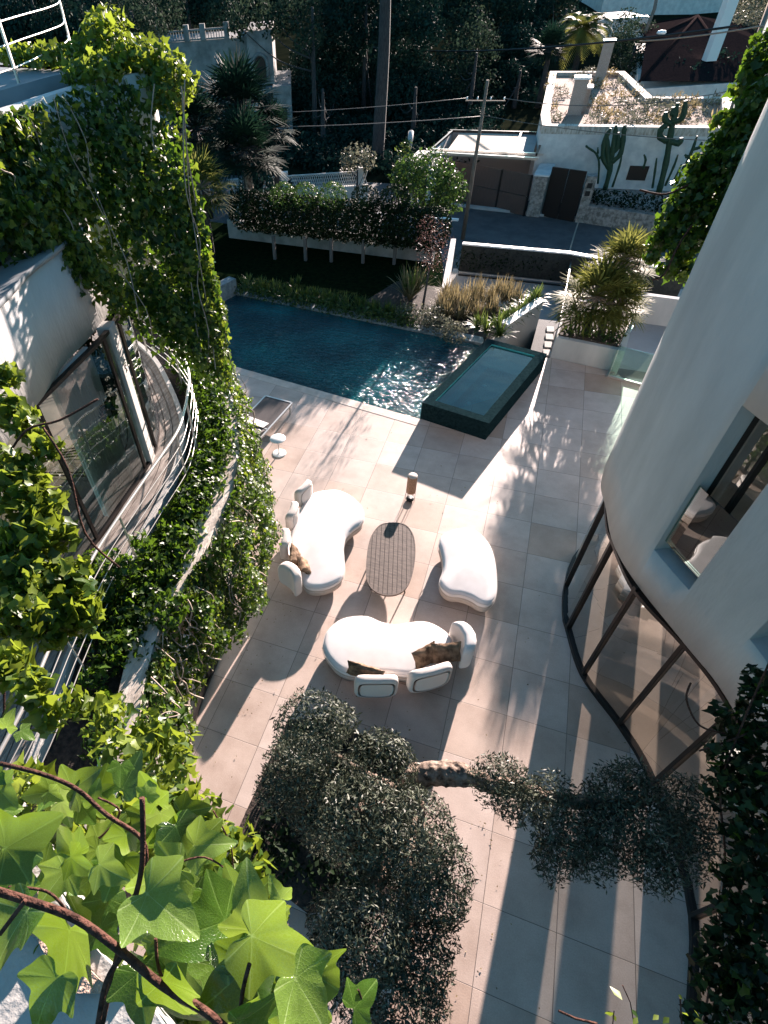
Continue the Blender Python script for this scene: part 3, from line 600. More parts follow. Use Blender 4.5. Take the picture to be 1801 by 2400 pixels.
cu.add([(p[0], p[1], z) for z in (3.06, 5.36) for p in vv], [(k, k + 1, nC + k + 1, nC + k) for k in range(nC - 1)], True); cu.build('curtain', M['curtain'], lb)
# second floor wall and terrace
G2 = cat([(-5.5, -3), (-5.75, .8), (-6.08, 2.65), (-6.33, 3.5), (-6.42, 4.17), (-6.62, 5.0), (-7.25, 6.0), (-8.4, 7.0), (-9.8, 7.8)], 6)
wall_grid(G2, 5.4, 6.5, .3, (), 1).build('upper_wall', M['stucco'], lb)
band(offset(G2, .1), offset(G2, 6), 5.42).build('upper_soffit', M['stucco'], lb)
band(offset(G2, .3), offset(G2, 6), 6.1).build('terrace_floor', M['roofc'], lb)
cpm = wall_grid(offset(G2, -.03), 6.5, 6.56, .38, (), 1); cpm.build('wall_coping', M['roofc'], lb)
# roof planter tower, rim at 7.78
RIM = cat([(-6.75, 1.5), (-6.8, 3.0), (-6.85, 4.2), (-6.85, 5.2), (-6.8, 6.0), (-6.6, 6.55), (-6.5, 6.9), (-6.8, 7.3), (-7.6, 7.7), (-9.0, 8.2)], 5)
k0 = nearest(RIM, (-6.86, 4.5))
wall_grid(RIM, 5.45, 7.78, .16, [(0, k0, 5.4, 7.0)], 1).build('tower_wall', M['stucco2'], lb)
band(offset(RIM, .16), offset(RIM, .62), 7.62).build('roof_planter_soil', M['soil'], lb)
wall_grid(offset(RIM, .62), 7.4, 7.84, .1, (), 1).build('planter_inner_wall', M['roofc'], lb)
band(offset(RIM, .7), [(p[0] - 9, p[1] + 1.5) for p in RIM], 7.8).build('roof_deck', M['roofc'], lb)
band(offset(RIM, .1), [(p[0] - 9, p[1]) for p in RIM], 7.02).build('roof_soffit', M['stucco2'], lb)
MB().box(-9.0, -8.8, -2, 8, 6.1, 7.05).build('terrace_back_wall', M['interior'], lb)
# balcony handrail with cables
RP = cat([(-8.2, 7.5), (-7.3, 6.95), (-6.61, 6.36), (-6.1, 5.75), (-5.82, 5.2), (-5.64, 4.75), (-5.48, 4.2), (-5.40, 3.15), (-5.28, 1.9), (-5.05, .9), (-4.8, 0), (-4.6, -1.2)], 6)
rl = empty('balcony_railing', (-5.4, 3.2, 3.1), 'curved steel balcony railing with thin horizontal rails among the ivy', 'railing')
MB().tube([(p[0], p[1], 4.0) for p in RP], .022, 8).build('handrail', M['rail'], rl)
for z in (3.78, 3.6, 3.42, 3.26): MB().tube([(p[0] + .01, p[1], z) for p in RP], .007, 5).build('cable', M['rail'], rl)
for i in range(0, len(RP), 9): MB().beam((*RP[i], 3.0), (*RP[i], 3.99), .035, .012).build('post', M['rail'], rl)
# roof railing, top left
rr = empty('roof_railing', (-7.6, 5.7, 7.78), 'pale curved roof railing with flat posts at the top left', 'railing')
pb = g(48, 205, 7.78)
for (fx, fy), tp in (((48, 205), (-2, 30)), ((168, 110), (136, -12))):
    q = g(fx, fy, 7.78); zt = hgt(*tp, q) + .12; bev(MB().box(q[0] - .012, q[0] + .012, q[1] - .035, q[1] + .035, 7.7, zt, .5).build('post', M['rail'], rr), .004)
for pts, ref in (([(-160, 205), (-60, 192), (0, 170), (38, 157), (80, 138), (118, 118), (146, 104), (160, 92), (158, 84)], (33, 158)), ([(-160, 150), (-60, 128), (0, 110), (50, 92), (100, 75), (140, 60), (150, 50), (148, 42)], (12, 107)), ([(-160, 90), (-60, 68), (5, 48), (60, 32), (110, 18), (137, 6), (138, -6)], (3, 50))):
    zr = hgt(*ref, pb); MB().tube(cat([g(px, py, zr) for px, py in pts], 4), .0095, 8).build('rail', M['rail'], rr)

# ---------------- ivy on the left wing
def P3(L_): return cat(L_, 4)
top = P3([(-6.6, 2.6, 7.8), (-6.68, 3.6, 7.8), (-6.7, 4.6, 7.8), (-6.68, 5.6, 7.8), (-6.35, 6.4, 7.75), (-5.85, 6.6, 7.65)])
bot = P3([(-6.6, 2.6, 7.05), (-6.68, 3.6, 6.95), (-6.5, 4.45, 6.2), (-6.22, 4.95, 5.2), (-5.8, 5.6, 4.3), (-5.6, 6.2, 3.6)])
ivy_mass('ivy', 'large ivy tumbling down the upper left tower from the roof planter', top, bot, 18000, .098, .34, mat_=M['ivy'], outward=(1, -.3, .2), clump=60, stems=14, gap=.78, young=.34, fringe=.5)
p, nn = [], []
ym = empty('yellow_green_ivy', (-6.6, 6.8, 7.7), 'sunlit yellow green ivy heaped on the roof planter rim beside the roof railing', 'plant')
cloud_foliage('foliage', [((-6.9, 6.3, 7.85), (.35, .5, .2)), ((-6.6, 6.9, 7.9), (.4, .4, .25)), ((-7.2, 7.0, 7.95), (.35, .5, .35)), ((-7.5, 7.6, 8.05), (.3, .4, .35)), ((-6.2, 6.9, 7.65), (.35, .4, .3)), ((-8.2, 6.9, 7.95), (.8, .25, .12))], 1100, .095, LEAF_IVY, M['ivyy'], ym, .7, .3)
# lower ivy over the balcony planter
top = P3([(-8.3, 8.75, 3.15), (-7.0, 7.9, 3.15), (-5.95, 6.75, 3.15), (-5.1, 5.3, 3.15), (-4.72, 4.2, 3.15), (-4.58, 3.0, 3.15), (-4.52, 2.1, 3.15)])
bot = P3([(-8.1, 8.9, .5), (-6.9, 8.1, .8), (-5.75, 6.95, .9), (-4.85, 5.45, 1.0), (-4.45, 4.2, 1.1), (-4.35, 3.0, 1.4), (-4.35, 2.1, 1.9)])
ivy_mass('ivy', 'dense ivy hanging over the outer face of the balcony planter down to the terrace', top, bot, 19000, .068, .36, outward=(1, .2, 0), clump=90, stems=16, gap=.1, young=.12, fringe=.35)
iv = empty('ivy', (-5.3, 4.2, 3.0), 'ivy carpet filling the curved balcony planter under the handrail', 'plant')
pt = []
for p_ in resample(offset(PLW, -.45)[10:44], .28): pt.append(((p_[0] + random.uniform(-.1, .1), p_[1], 3.12), (.36, .36, .2)))
cloud_foliage('foliage', pt, 1300, .068, LEAF_IVY, M['ivy'], iv, .6, .2)
top = P3([(-4.52, 2.1, 3.15), (-4.5, 1.4, 3.12), (-4.25, .75, 3.1), (-4.05, .1, 3.1), (-3.85, -.6, 3.1)]); bot = P3([(-4.3, 2.1, 1.9), (-4.25, 1.4, 1.9), (-3.95, .75, 2.0), (-3.8, .1, 2.0), (-3.6, -.6, 2.1)])
ivy_mass('ivy', 'thin loose ivy over the weathered stone coping near the bottom left', top, bot, 2600, .085, .25, outward=(1, .2, 0), clump=26, stems=20, gap=.7, young=.25)
iv = empty('ivy', (-5.0, 1.0, 3.1), 'dark ivy sprays creeping over the balcony kerb and soil', 'plant')
cloud_foliage('foliage', [((-4.55, .62, 3.1), (.35, .2, .12)), ((-4.85, .9, 3.15), (.2, .25, .12)), ((-5.5, 2.0, 3.4), (.35, .4, .3)), ((-5.3, 1.3, 3.35), (.2, .3, .2)), ((-4.5, 1.9, 3.2), (.25, .3, .12)), ((-4.9, 2.6, 3.15), (.3, .5, .15)), ((-4.4, .3, 3.12), (.2, .25, .1))], 900, .08, LEAF_IVY, M['ivy'], iv, .7, .2)
# climbing plant hanging in front of the balcony at the left edge
iv = empty('round_leaved_climber', at(60, 1200, 4.0), 'bright round leaved climber hanging in at the left edge of the view', 'plant')
L_ = []
for px, py, d, r_ in ((20, 960, 4.2, .14), (60, 1000, 4.2, .12), (110, 1050, 4.1, .1), (30, 1120, 4.0, .22), (90, 1180, 4.0, .18), (60, 1260, 3.9, .24), (130, 1250, 3.9, .12), (30, 1340, 3.8, .2), (90, 1370, 3.8, .22), (160, 1390, 3.8, .2), (190, 1440, 3.7, .14), (60, 1440, 3.6, .2), (120, 1480, 3.6, .12), (20, 1560, 3.2, .12), (15, 880, 4.3, .1), (70, 1610, 3.0, .1), (110, 1680, 3.0, .08), (180, 1340, 3.8, .1)):
    L_.append((at(px, py, d), (r_, r_, r_)))
cloud_foliage('foliage', L_, 1500, .085, LEAF_IVY, M['ivyy'], iv, .9, .1)
cloud_foliage('balcony_foliage', [(at(x, y, 7.2), (r_, r_, r_)) for x, y, r_ in ((190, 1350, .22), (240, 1400, .26), (290, 1330, .18), (210, 1470, .22), (150, 1430, .22), (330, 1270, .14), (120, 1500, .16), (280, 1440, .2), (60, 1530, .16), (170, 1600, .14), (100, 1640, .12))], 650, .085, LEAF_IVY, M['ivy'], iv, .8, .2)
sm = MB()
for pp in ([(0, 1100), (60, 1010), (140, 985), (230, 935)], [(0, 1300), (60, 1350), (120, 1390), (230, 1420)], [(10, 1700), (15, 1560), (60, 1460), (130, 1450)], [(100, 1000), (160, 1100), (200, 1250), (280, 1330)]):
    sm.tube(cat([at(x_, y_, 4.0) for x_, y_ in pp], 4), .009, 5)
sm.build('stems', M['stem'], iv)
# hanging tendrils over the white wall
iv = empty('ivy', at(150, 680, 8.3), 'dark ivy tendril dangling in front of the pale upper wall', 'plant')
cloud_foliage('foliage', [(at(95, 640, 8.3), .14), (at(120, 690, 8.3), .17), (at(150, 720, 8.2), .15), (at(135, 625, 8.3), .12), (at(190, 700, 8.3), .16), (at(205, 760, 8.2), .14), (at(215, 830, 8.1), .2), (at(235, 900, 8.0), .24), (at(245, 960, 7.9), .16), (at(270, 860, 8.1), .16), (at(165, 870, 7.9), .05)], 700, .11, LEAF_IVY, M['ivyd'], iv, .8, .1)
MB().tube(cat([at(100, 590, 8.4), at(120, 700, 8.3), at(150, 750, 8.3)], 4), .01, 5).build('stem', M['stem'], iv); MB().tube(cat([at(200, 600, 8.4), at(215, 800, 8.2), at(240, 970, 8.0)], 4), .013, 5).build('stem', M['stem'], iv)

# ---------------- projecting top storey with ivy on the right wing
ub_ = [at(1704, 280, 10.8)[:2], (1.5, 7.3), (6.4, 7.3), (6.4, 11), (1.2, 11)]
MB().prism(ub_, 6.35, 10.1).build('projecting_storey', M['stucco2'], rb)
iv = empty('ivy', g(1600, 480, 6.2), 'ivy spilling over the top of the white wall at the upper right', 'plant')
L_ = []
for px, py, d, r_ in ((1790, 120, 7.6, .22), (1760, 190, 7.7, .2), (1790, 260, 7.5, .35), (1740, 300, 7.7, .3), (1700, 350, 7.9, .25), (1770, 380, 7.6, .4), (1660, 380, 8.0, .22), (1640, 420, 8.1, .28), (1700, 450, 7.9, .35), (1610, 470, 8.2, .25), (1570, 520, 8.3, .18), (1640, 520, 8.1, .3), (1550, 560, 8.4, .14), (1600, 580, 8.2, .22), (1575, 625, 8.2, .15), (1690, 540, 8.0, .25), (1610, 640, 8.2, .12), (1760, 470, 7.7, .35), (1790, 540, 7.6, .2), (1720, 590, 7.9, .12), (1800, 700, 7.2, .1), (1530, 600, 8.4, .1), (1690, 280, 8.0, .1)):
    L_.append((at(px, py, d), (r_, r_, r_ * 1.1)))
cloud_foliage('foliage', L_, 900, .1, LEAF_IVY, M['ivy'], iv, .8, .15, .4)
cloud_foliage('young_foliage', [(c, tuple(.9 * q for q in r_)) for c, r_ in L_ if c[0] < .55 or random.random() < .25], 330, .1, LEAF_IVY, M['ivyy'], iv, .8, .5, .4)
sm = MB()
for pp in ([(1801, 300), (1700, 430), (1600, 560), (1560, 640), (1530, 655)], [(1790, 300), (1740, 500), (1690, 600)], [(1620, 430), (1560, 455), (1500, 445)]): sm.tube(cat([at(x_, y_, 8.0) for x_, y_ in pp], 4), .014, 5)
sm.build('stems', M['stem'], iv)
# dark climber hanging close at the right edge
iv = empty('dark_climber', at(1720, 1900, 4.2), 'dark leafy climber hanging down the right edge over the terrace', 'plant')
L_ = []
for px, py, d, r_ in ((1790, 1600, 4.6, .16), (1760, 1640, 4.6, .12), (1720, 1700, 4.5, .12), (1690, 1660, 4.5, .06), (1790, 1720, 4.5, .24), (1740, 1790, 4.4, .2), (1680, 1760, 4.4, .1), (1700, 1850, 4.4, .16), (1780, 1860, 4.3, .24), (1790, 1980, 4.2, .2), (1740, 1960, 4.3, .14), (1760, 2060, 4.1, .2), (1700, 2040, 4.2, .1), (1790, 2140, 4.0, .24), (1720, 2150, 4.0, .16), (1680, 2220, 4.0, .14), (1760, 2250, 3.9, .24), (1700, 2320, 3.8, .2), (1790, 2360, 3.7, .26), (1640, 2380, 3.8, .12), (1650, 2290, 3.9, .08)):
    L_.append((at(px, py, d), (r_, r_, r_)))
cloud_foliage('foliage', L_, 800, .07, LEAF_IVY, M['ivyd'], iv, .9, .05); cloud_foliage('lit_foliage', L_[::2], 130, .07, LEAF_IVY, M['ivy'], iv, .9, .3)  # lit leaves are painted: brighter leaf colour strewn among the dark ones
sm = MB()
for pp in ([(1801, 1560), (1740, 1700), (1690, 1850), (1700, 2050), (1650, 2400)], [(1801, 1700), (1700, 1740), (1640, 1760)], [(1620, 1600), (1610, 1640), (1640, 1700), (1700, 1720)], [(1801, 1960), (1730, 2100), (1700, 2300)]): sm.tube(cat([at(x_, y_, 4.4) for x_, y_ in pp], 4), .008, 5)
sm.build('stems', M['stem'], iv)

# ================================================================== FURNITURE
C7 = lambda x, y: (600 + x * .3916, 1050 + y * .3916)
def cushion(name, out_px, z0, z1, mat_, parent, rnd=.07, grow=0, z_ref=None, n=6, edge=.0):
    P_ = [g(*C7(*p), z_ref if z_ref is not None else z1)[:2] for p in out_px]; P_ = cat(P_, n, True)
    a = sum(P_[i][0] * P_[(i + 1) % len(P_)][1] - P_[(i + 1) % len(P_)][0] * P_[i][1] for i in range(len(P_)))
    if a < 0: P_ = P_[::-1]
    if grow: P_ = offset(P_, -grow, True)
    N = len(P_); prof = [(rnd, z0), (rnd * .3, z0 + rnd * .3), (0, z0 + rnd), (0, z1 - rnd), (rnd * .12, z1 - rnd * .55), (rnd * .45, z1 - rnd * .18), (rnd, z1 - .006), (rnd * 1.5, z1)]
    cx, cy = np.mean([p[0] for p in P_]), np.mean([p[1] for p in P_]); vs = []; fs = []
    for d, z in prof:
        Q = offset(P_, d, True); vs += [(q[0], q[1], z) for q in Q]
    for i in range(len(prof) - 1):
        for k in range(N): fs.append((i * N + k, i * N + (k + 1) % N, (i + 1) * N + (k + 1) % N, (i + 1) * N + k))
    top = len(prof) - 1; fs.append(tuple(range(top * N, top * N + N)))
    if name == 'seat':
        for zz in (z0 + .012, z1 - rnd * .55): 
            Q = offset(P_, -.004 if zz < z0 + .02 else -.001 + rnd * .05, True); MB().tube([(q_[0], q_[1], zz) for q_ in Q + Q[:1]], .005, 6, False).build('piping', M['back'], parent)
    return MB().add(vs, fs, True).build(name, mat_, parent), P_
EXP = 5.
def back_pad(parent, pa, pb, ztop, zbot=.36, th=.15, lean=.0, bulge=.05, mat_=None, name='backrest', seg=14):
    """rounded upright pad between two points given at the height of its top edge"""
    A = np.array(g(*C7(*pa), ztop)[:2]); B_ = np.array(g(*C7(*pb), ztop)[:2]); t = B_ - A; L_ = np.linalg.norm(t); t = t / L_; nrm = np.array([-t[1], t[0]]); h = ztop - zbot
    mid = (A + B_) / 2
    # body between front and back faces
    V = []; N = 40
    rings = [(-.5, .80), (-.5 * .96, .9), (-.38, .97), (-.2, 1), (.2, 1), (.38, .97), (.5 * .96, .9), (.5, .80)]
    M_ = MB(); vs = []
    for o, s_ in rings:
        for k in range(N):
            a = 2 * math.pi * k / N; ca, sa = math.cos(a), math.sin(a); ex = 2 / EXP
            x = math.copysign(abs(ca) ** ex, ca) * (L_ / 2 - (1 - s_) * .3); z = math.copysign(abs(sa) ** ex, sa) * (h / 2 - (1 - s_) * .3)
            yy = o * th + bulge * (1 - (2 * x / L_) ** 2) + lean * (z / h); p = mid + t * x + nrm * yy; vs.append((p[0], p[1], zbot + h / 2 + z))
    fs = [(i * N + k, i * N + (k + 1) % N, (i + 1) * N + (k + 1) % N, (i + 1) * N + k) for i in range(len(rings) - 1) for k in range(N)]
    for ri, o, sg in ((0, -.5, -1), (len(rings) - 1, .5, 1)):
        s_ = rings[ri][1]; prev = ri * N
        for t_ in (.8, .55, .3):
            b0 = len(vs)
            for k in range(N):
                a = 2 * math.pi * k / N; ca, sa = math.cos(a), math.sin(a); ex = 2 / EXP
                x = math.copysign(abs(ca) ** ex, ca) * (L_ / 2 - (1 - s_) * .3) * t_; z = math.copysign(abs(sa) ** ex, sa) * (h / 2 - (1 - s_) * .3) * t_
                p = mid + t * x + nrm * (o * th + sg * .012 * (1 - t_) + bulge * (1 - (2 * x / L_) ** 2) + lean * (z / h)); vs.append((p[0], p[1], zbot + h / 2 + z))
            fs += [(prev + k, prev + (k + 1) % N, b0 + (k + 1) % N, b0 + k) for k in range(N)]; prev = b0
        p = mid + nrm * (o * th + sg * .012 + bulge); vs.append((p[0], p[1], zbot + h / 2)); c = len(vs) - 1
        fs += [(prev + k, prev + (k + 1) % N, c) for k in range(N)]
    return M_.add(vs, fs, True).build(name, mat_ or M['back'], parent)
def pillow(label, c7, z, w_, h_, yaw, tilt, mat_, group=None, th=.14):
    c = np.array(g(*C7(*c7), z)); vs = []; n = 14
    for i in range(n + 1):
        for j in range(n + 1):
            u, v = i / n * 2 - 1, j / n * 2 - 1; e = (1 - u ** 4) * (1 - v ** 4); pin = 1 - .1 * (1 - abs(u)) * abs(v) ** 3; pn2 = 1 - .1 * (1 - abs(v)) * abs(u) ** 3
            vs.append((u * w_ / 2 * pn2, v * h_ / 2 * pin, th / 2 * e ** .6 + .008 * math.sin(u * 9 + v * 5)))
    m1 = len(vs); vs += [(x, y, -z_) for x, y, z_ in vs]
    k = lambda i, j: i * (n + 1) + j
    fs = [(k(i, j), k(i + 1, j), k(i + 1, j + 1), k(i, j + 1)) for i in range(n) for j in range(n)] + [(m1 + k(i, j), m1 + k(i, j + 1), m1 + k(i + 1, j + 1), m1 + k(i + 1, j)) for i in range(n) for j in range(n)]
    Rm = Matrix.Rotation(yaw, 3, 'Z') @ Matrix.Rotation(tilt, 3, 'X'); vs = [tuple(Rm @ Vector(v) + Vector(c)) for v in vs]
    return tag(MB().add(vs, fs, True).build('pillow', mat_), label, 'pillow', group)
def legs(parent, P_, n, z, r_=.014, ins=.22):
    Q = offset(P_, ins, True)
    for k in range(n):
        q = Q[int(k * len(Q) / n)]; MB().tube([(q[0], q[1], 0), (q[0], q[1], z)], r_, 8).build('leg', M['dark'], parent)
# sofa on the left
o1 = [(345, 262), (420, 245), (500, 246), (580, 285), (638, 345), (650, 405), (630, 445), (575, 485), (540, 530), (526, 590), (530, 650), (532, 715), (520, 765), (480, 800), (410, 828), (340, 832), (295, 815), (265, 770), (235, 700), (215, 620), (205, 560), (212, 490), (235, 420), (270, 345), (305, 295)]
c = g(*C7(400, 540), .42)
s1 = empty('curved_sofa', (c[0], c[1], 0), 'cream kidney shaped sofa nearest the ivy, with three upright pads along its left side', 'sofa', 'cream curved sofas around the coffee table')
_, P1 = cushion('seat', o1, .25, .43, M['cushion'], s1, .075); cushion('base', o1, .09, .262, M['base'], s1, .04, -.03, .43); legs(s1, P1, 6, .1)
back_pad(s1, (238, 262), (322, 178), .80, .3, .15, bulge=-.05, mat_=M['back']); back_pad(s1, (188, 410), (232, 305), .78, .3, .16, bulge=-.05, mat_=M['back']); back_pad(s1, (158, 585), (172, 465), .78, .3, .16, bulge=-.05, mat_=M['back']); back_pad(s1, (250, 780), (142, 680), .76, .16, .2, bulge=-.09, mat_=M['back'])
# sofa at the front
o2 = [(408, 1130), (432, 1080), (500, 1022), (580, 1000), (670, 1000), (750, 1032), (830, 1048), (900, 1040), (970, 1030), (1040, 1036), (1110, 1070), (1158, 1112), (1180, 1170), (1165, 1235), (1110, 1290), (1030, 1330), (940, 1355), (860, 1350), (760, 1342), (660, 1352), (560, 1345), (485, 1312), (425, 1245), (402, 1185)]
c = g(*C7(780, 1180), .42)
s2 = empty('curved_sofa', (c[0], c[1], 0), 'long cream kidney shaped sofa at the front with two square back pads facing the camera', 'sofa', 'cream curved sofas around the coffee table')
_, P2 = cushion('seat', o2, .25, .43, M['cushion'], s2, .075); cushion('base', o2, .09, .262, M['base'], s2, .04, -.03, .43); legs(s2, P2, 6, .1)
back_pad(s2, (590, 1372), (858, 1368), .72, .16, .15, bulge=-.02); back_pad(s2, (918, 1348), (1180, 1280), .74, .16, .15, bulge=-.04); back_pad(s2, (1272, 1215), (1200, 1020), .78, .12, .2, bulge=-.13, mat_=M['cushion'])
# ottoman
o3 = [(1097, 565), (1108, 525), (1150, 492), (1220, 472), (1290, 474), (1350, 508), (1402, 570), (1432, 650), (1446, 750), (1447, 850), (1428, 905), (1392, 930), (1340, 922), (1290, 892), (1230, 872), (1170, 866), (1122, 836), (1100, 790), (1118, 735), (1122, 680), (1108, 610)]
c = g(*C7(1270, 700), .42)
s3 = empty('curved_ottoman', (c[0], c[1], 0), 'cream backless kidney shaped ottoman to the right of the coffee table', 'ottoman')
_, P3_ = cushion('seat', o3, .25, .43, M['cushion'], s3, .075); cushion('base', o3, .09, .262, M['base'], s3, .04, -.03, .43); legs(s3, P3_, 5, .1)
for cc, z, w_, h_, ya, ti, lb_ in (((235, 650), .56, .46, .34, 1.9, 1.15, 'brown woven pillow standing against the left sofa pads'), ((285, 700), .52, .4, .3, 2.2, .9, 'smaller brown pillow lying in front on the left sofa'), ((1015, 1245), .56, .46, .36, .85, 1.05, 'brown woven pillow on the front sofa, left of the leaning pair'), ((1140, 1225), .6, .5, .36, .42, 1.0, 'wide brown woven pillow on the front sofa beside the rounded pad'), ((655, 1342), .58, .62, .3, .0, 1.35, 'tan pillow standing behind the square back pad of the front sofa')):
    pillow(lb_, cc, z, w_, h_, ya, ti, M['pillow'], 'brown pillows on the sofas')
# coffee table
ct = [(760, 452), (880, 452), (938, 508), (956, 600), (946, 720), (912, 820), (860, 870), (780, 882), (705, 852), (664, 790), (660, 700), (672, 590), (700, 510)]
P_ = cat([g(*C7(*p), .40)[:2] for p in ct], 6, True); cx, cy = np.mean([p[0] for p in P_]), np.mean([p[1] for p in P_])
tb = empty('coffee_table', (cx, cy, 0), 'oval slatted grey brown coffee table between the sofas', 'table')
a_ = np.array(g(*C7(805, 880), .4)[:2]); b_ = np.array(g(*C7(820, 455), .4)[:2]); ax = unit(b_ - a_); ay = np.array([-ax[1], ax[0]]); loc = [((np.array(p) - (cx, cy)) @ ay, (np.array(p) - (cx, cy)) @ ax) for p in P_]
w0, w1 = min(l[0] for l in loc), max(l[0] for l in loc); ns = 11
def clip(x):
    ys = []
    for i in range(len(loc)):
        p, q = loc[i], loc[(i + 1) % len(loc)]
        if (p[0] - x) * (q[0] - x) < 0: ys.append(p[1] + (q[1] - p[1]) * (x - p[0]) / (q[0] - p[0]))
    return (min(ys), max(ys)) if len(ys) >= 2 else (0, 0)
for i in range(ns):
    xa, xb = w0 + (w1 - w0) * i / ns + .004, w0 + (w1 - w0) * (i + 1) / ns - .004; xs = np.linspace(xa, xb, 5)
    lo = [(x, clip(x)[0] + .012) for x in xs]; hi = [(x, clip(x)[1] - .012) for x in xs[::-1]]; poly = [tuple(np.array((cx, cy)) + ay * x + ax * y) for x, y in lo + hi]
    MB().prism(poly, .378, .398).build('slat', M['teak'], tb)
rim_ = MB(); P_ = P_ if sum(P_[i][0] * P_[(i + 1) % len(P_)][1] - P_[(i + 1) % len(P_)][0] * P_[i][1] for i in range(len(P_))) > 0 else P_[::-1]
Qi = offset(P_, .018, True); n = len(P_)
vs = [(p[0], p[1], z) for z in (.36, .402) for p in P_] + [(p[0], p[1], z) for z in (.402, .36) for p in Qi]
rim_.add(vs, [(j * n + i, j * n + (i + 1) % n, ((j + 1) % 4) * n + (i + 1) % n, ((j + 1) % 4) * n + i) for j in range(4) for i in range(n)]); rim_.build('rim', M['teak'], tb)
MB().prism(Qi, .34, .358).build('underframe', M['dark'], tb)
for sx, sy in ((-1, -1), (1, -1), (1, 1), (-1, 1)):
    q = np.array((cx, cy)) + ay * sx * (w1 - w0) * .28 + ax * sy * .42; e = q + ay * sx * .06 + ax * sy * .05; MB().tube([(e[0], e[1], 0), (q[0], q[1], .35)], .013, 8).build('leg', M['dark'], tb)
# lantern
lc = g(961, 1172, 0); r0 = .105
ln = empty('lantern', lc, 'tall cylindrical brown lantern on wire legs behind the coffee table', 'lantern')
MB().lathe([(r0 * .96, .26), (r0, .27), (r0, .70), (r0 * .97, .715)], lc, 32).build('shade', M['rattan'], ln)
MB().lathe([(0, .70), (r0 * .9, .70), (r0 * .98, .722), (r0 * .9, .735), (0, .738)], lc, 32).build('lid', M['cap'], ln)
MB().lathe([(0, .02), (r0 * .8, .02), (r0 * .85, .05), (0, .055)], lc, 24).build('base_dish', M['dark'], ln)
for k in range(6):
    a = k * math.pi / 3; MB().tube([(lc[0] + r0 * .95 * math.cos(a), lc[1] + r0 * .95 * math.sin(a), 0), (lc[0] + r0 * .95 * math.cos(a), lc[1] + r0 * .95 * math.sin(a), .3)], .005, 6).build('leg', M['dark'], ln)
# round side table
sc_ = g(654.7, 1063, 0); sd_ = empty('side_table', sc_, 'small white round side table beside the ivy and sun lounger', 'table')
MB().lathe([(0, .455), (.185, .455), (.195, .465), (.185, .475), (0, .475)], sc_, 32).build('tabletop', M['white'], sd_); MB().lathe([(0, 0), (.165, 0), (.17, .01), (.15, .018), (0, .02)], sc_, 32).build('base', M['white'], sd_); MB().lathe([(.015, .01), (.015, .46)], sc_, 12).build('stem', M['rail'], sd_)
# sun lounger
lo = empty('sun_lounger', (-6.9, 9.9, 0), 'grey sling sun lounger half hidden behind the ivy near the pool', 'sun lounger')
q = [g(621, 927, .3), g(685, 944, .3), g(628, 1005, .3), g(565, 985, .3)]; e1 = unit(np.array(q[0]) - np.array(q[1])); e2 = unit(np.array(q[2]) - np.array(q[1]))
e2 = unit(e2 - e1 * (e1 @ e2)); O = np.array(q[1]); W_, LL = .82, 2.0
def LP(a, b, z): p = O + e1 * a + e2 * b; return (p[0], p[1], z)
MB().prism([LP(.03, .02, 0)[:2], LP(W_ - .03, .02, 0)[:2], LP(W_ - .03, 1.25, 0)[:2], LP(.03, 1.25, 0)[:2]], .285, .3).build('seat', M['sling'], lo)
f = MB()
for a in (0, W_): f.beam(LP(a, 0, .285), LP(a, LL, .285), .04, .05)
for b in (0, 1.27, LL): f.beam(LP(0, b, .285), LP(W_, b, .285), .04, .05)
f.build('frame', M['rail'], lo)
MB().add([LP(.04, 1.3, .3), LP(W_ - .04, 1.3, .3), LP(W_ - .04, 1.9, .5), LP(.04, 1.9, .5), LP(.04, 1.3, .285), LP(W_ - .04, 1.3, .285), LP(W_ - .04, 1.9, .485), LP(.04, 1.9, .485)], [(0, 1, 2, 3), (7, 6, 5, 4), (0, 4, 5, 1), (1, 5, 6, 2), (2, 6, 7, 3), (3, 7, 4, 0)]).build('backrest', M['sling'], lo)
for a, b in ((.02, .1), (W_ - .02, .1), (.02, LL - .15), (W_ - .02, LL - .15)): MB().beam(LP(a, b, 0), LP(a, b, .27), .035).build('leg', M['rail'], lo)
tw = MB().add([LP(.1, 1.05, .315), LP(.72, 1.0, .318), LP(.75, 1.28, .35), LP(.12, 1.3, .35), LP(.1, 1.05, .3), LP(.72, 1.0, .303), LP(.75, 1.28, .33), LP(.12, 1.3, .33)], [(0, 1, 2, 3), (7, 6, 5, 4), (0, 4, 5, 1), (1, 5, 6, 2), (2, 6, 7, 3), (3, 7, 4, 0)]).build('towel', M['cushion'])
tag(tw, 'folded white towel lying on the sun lounger', 'towel')

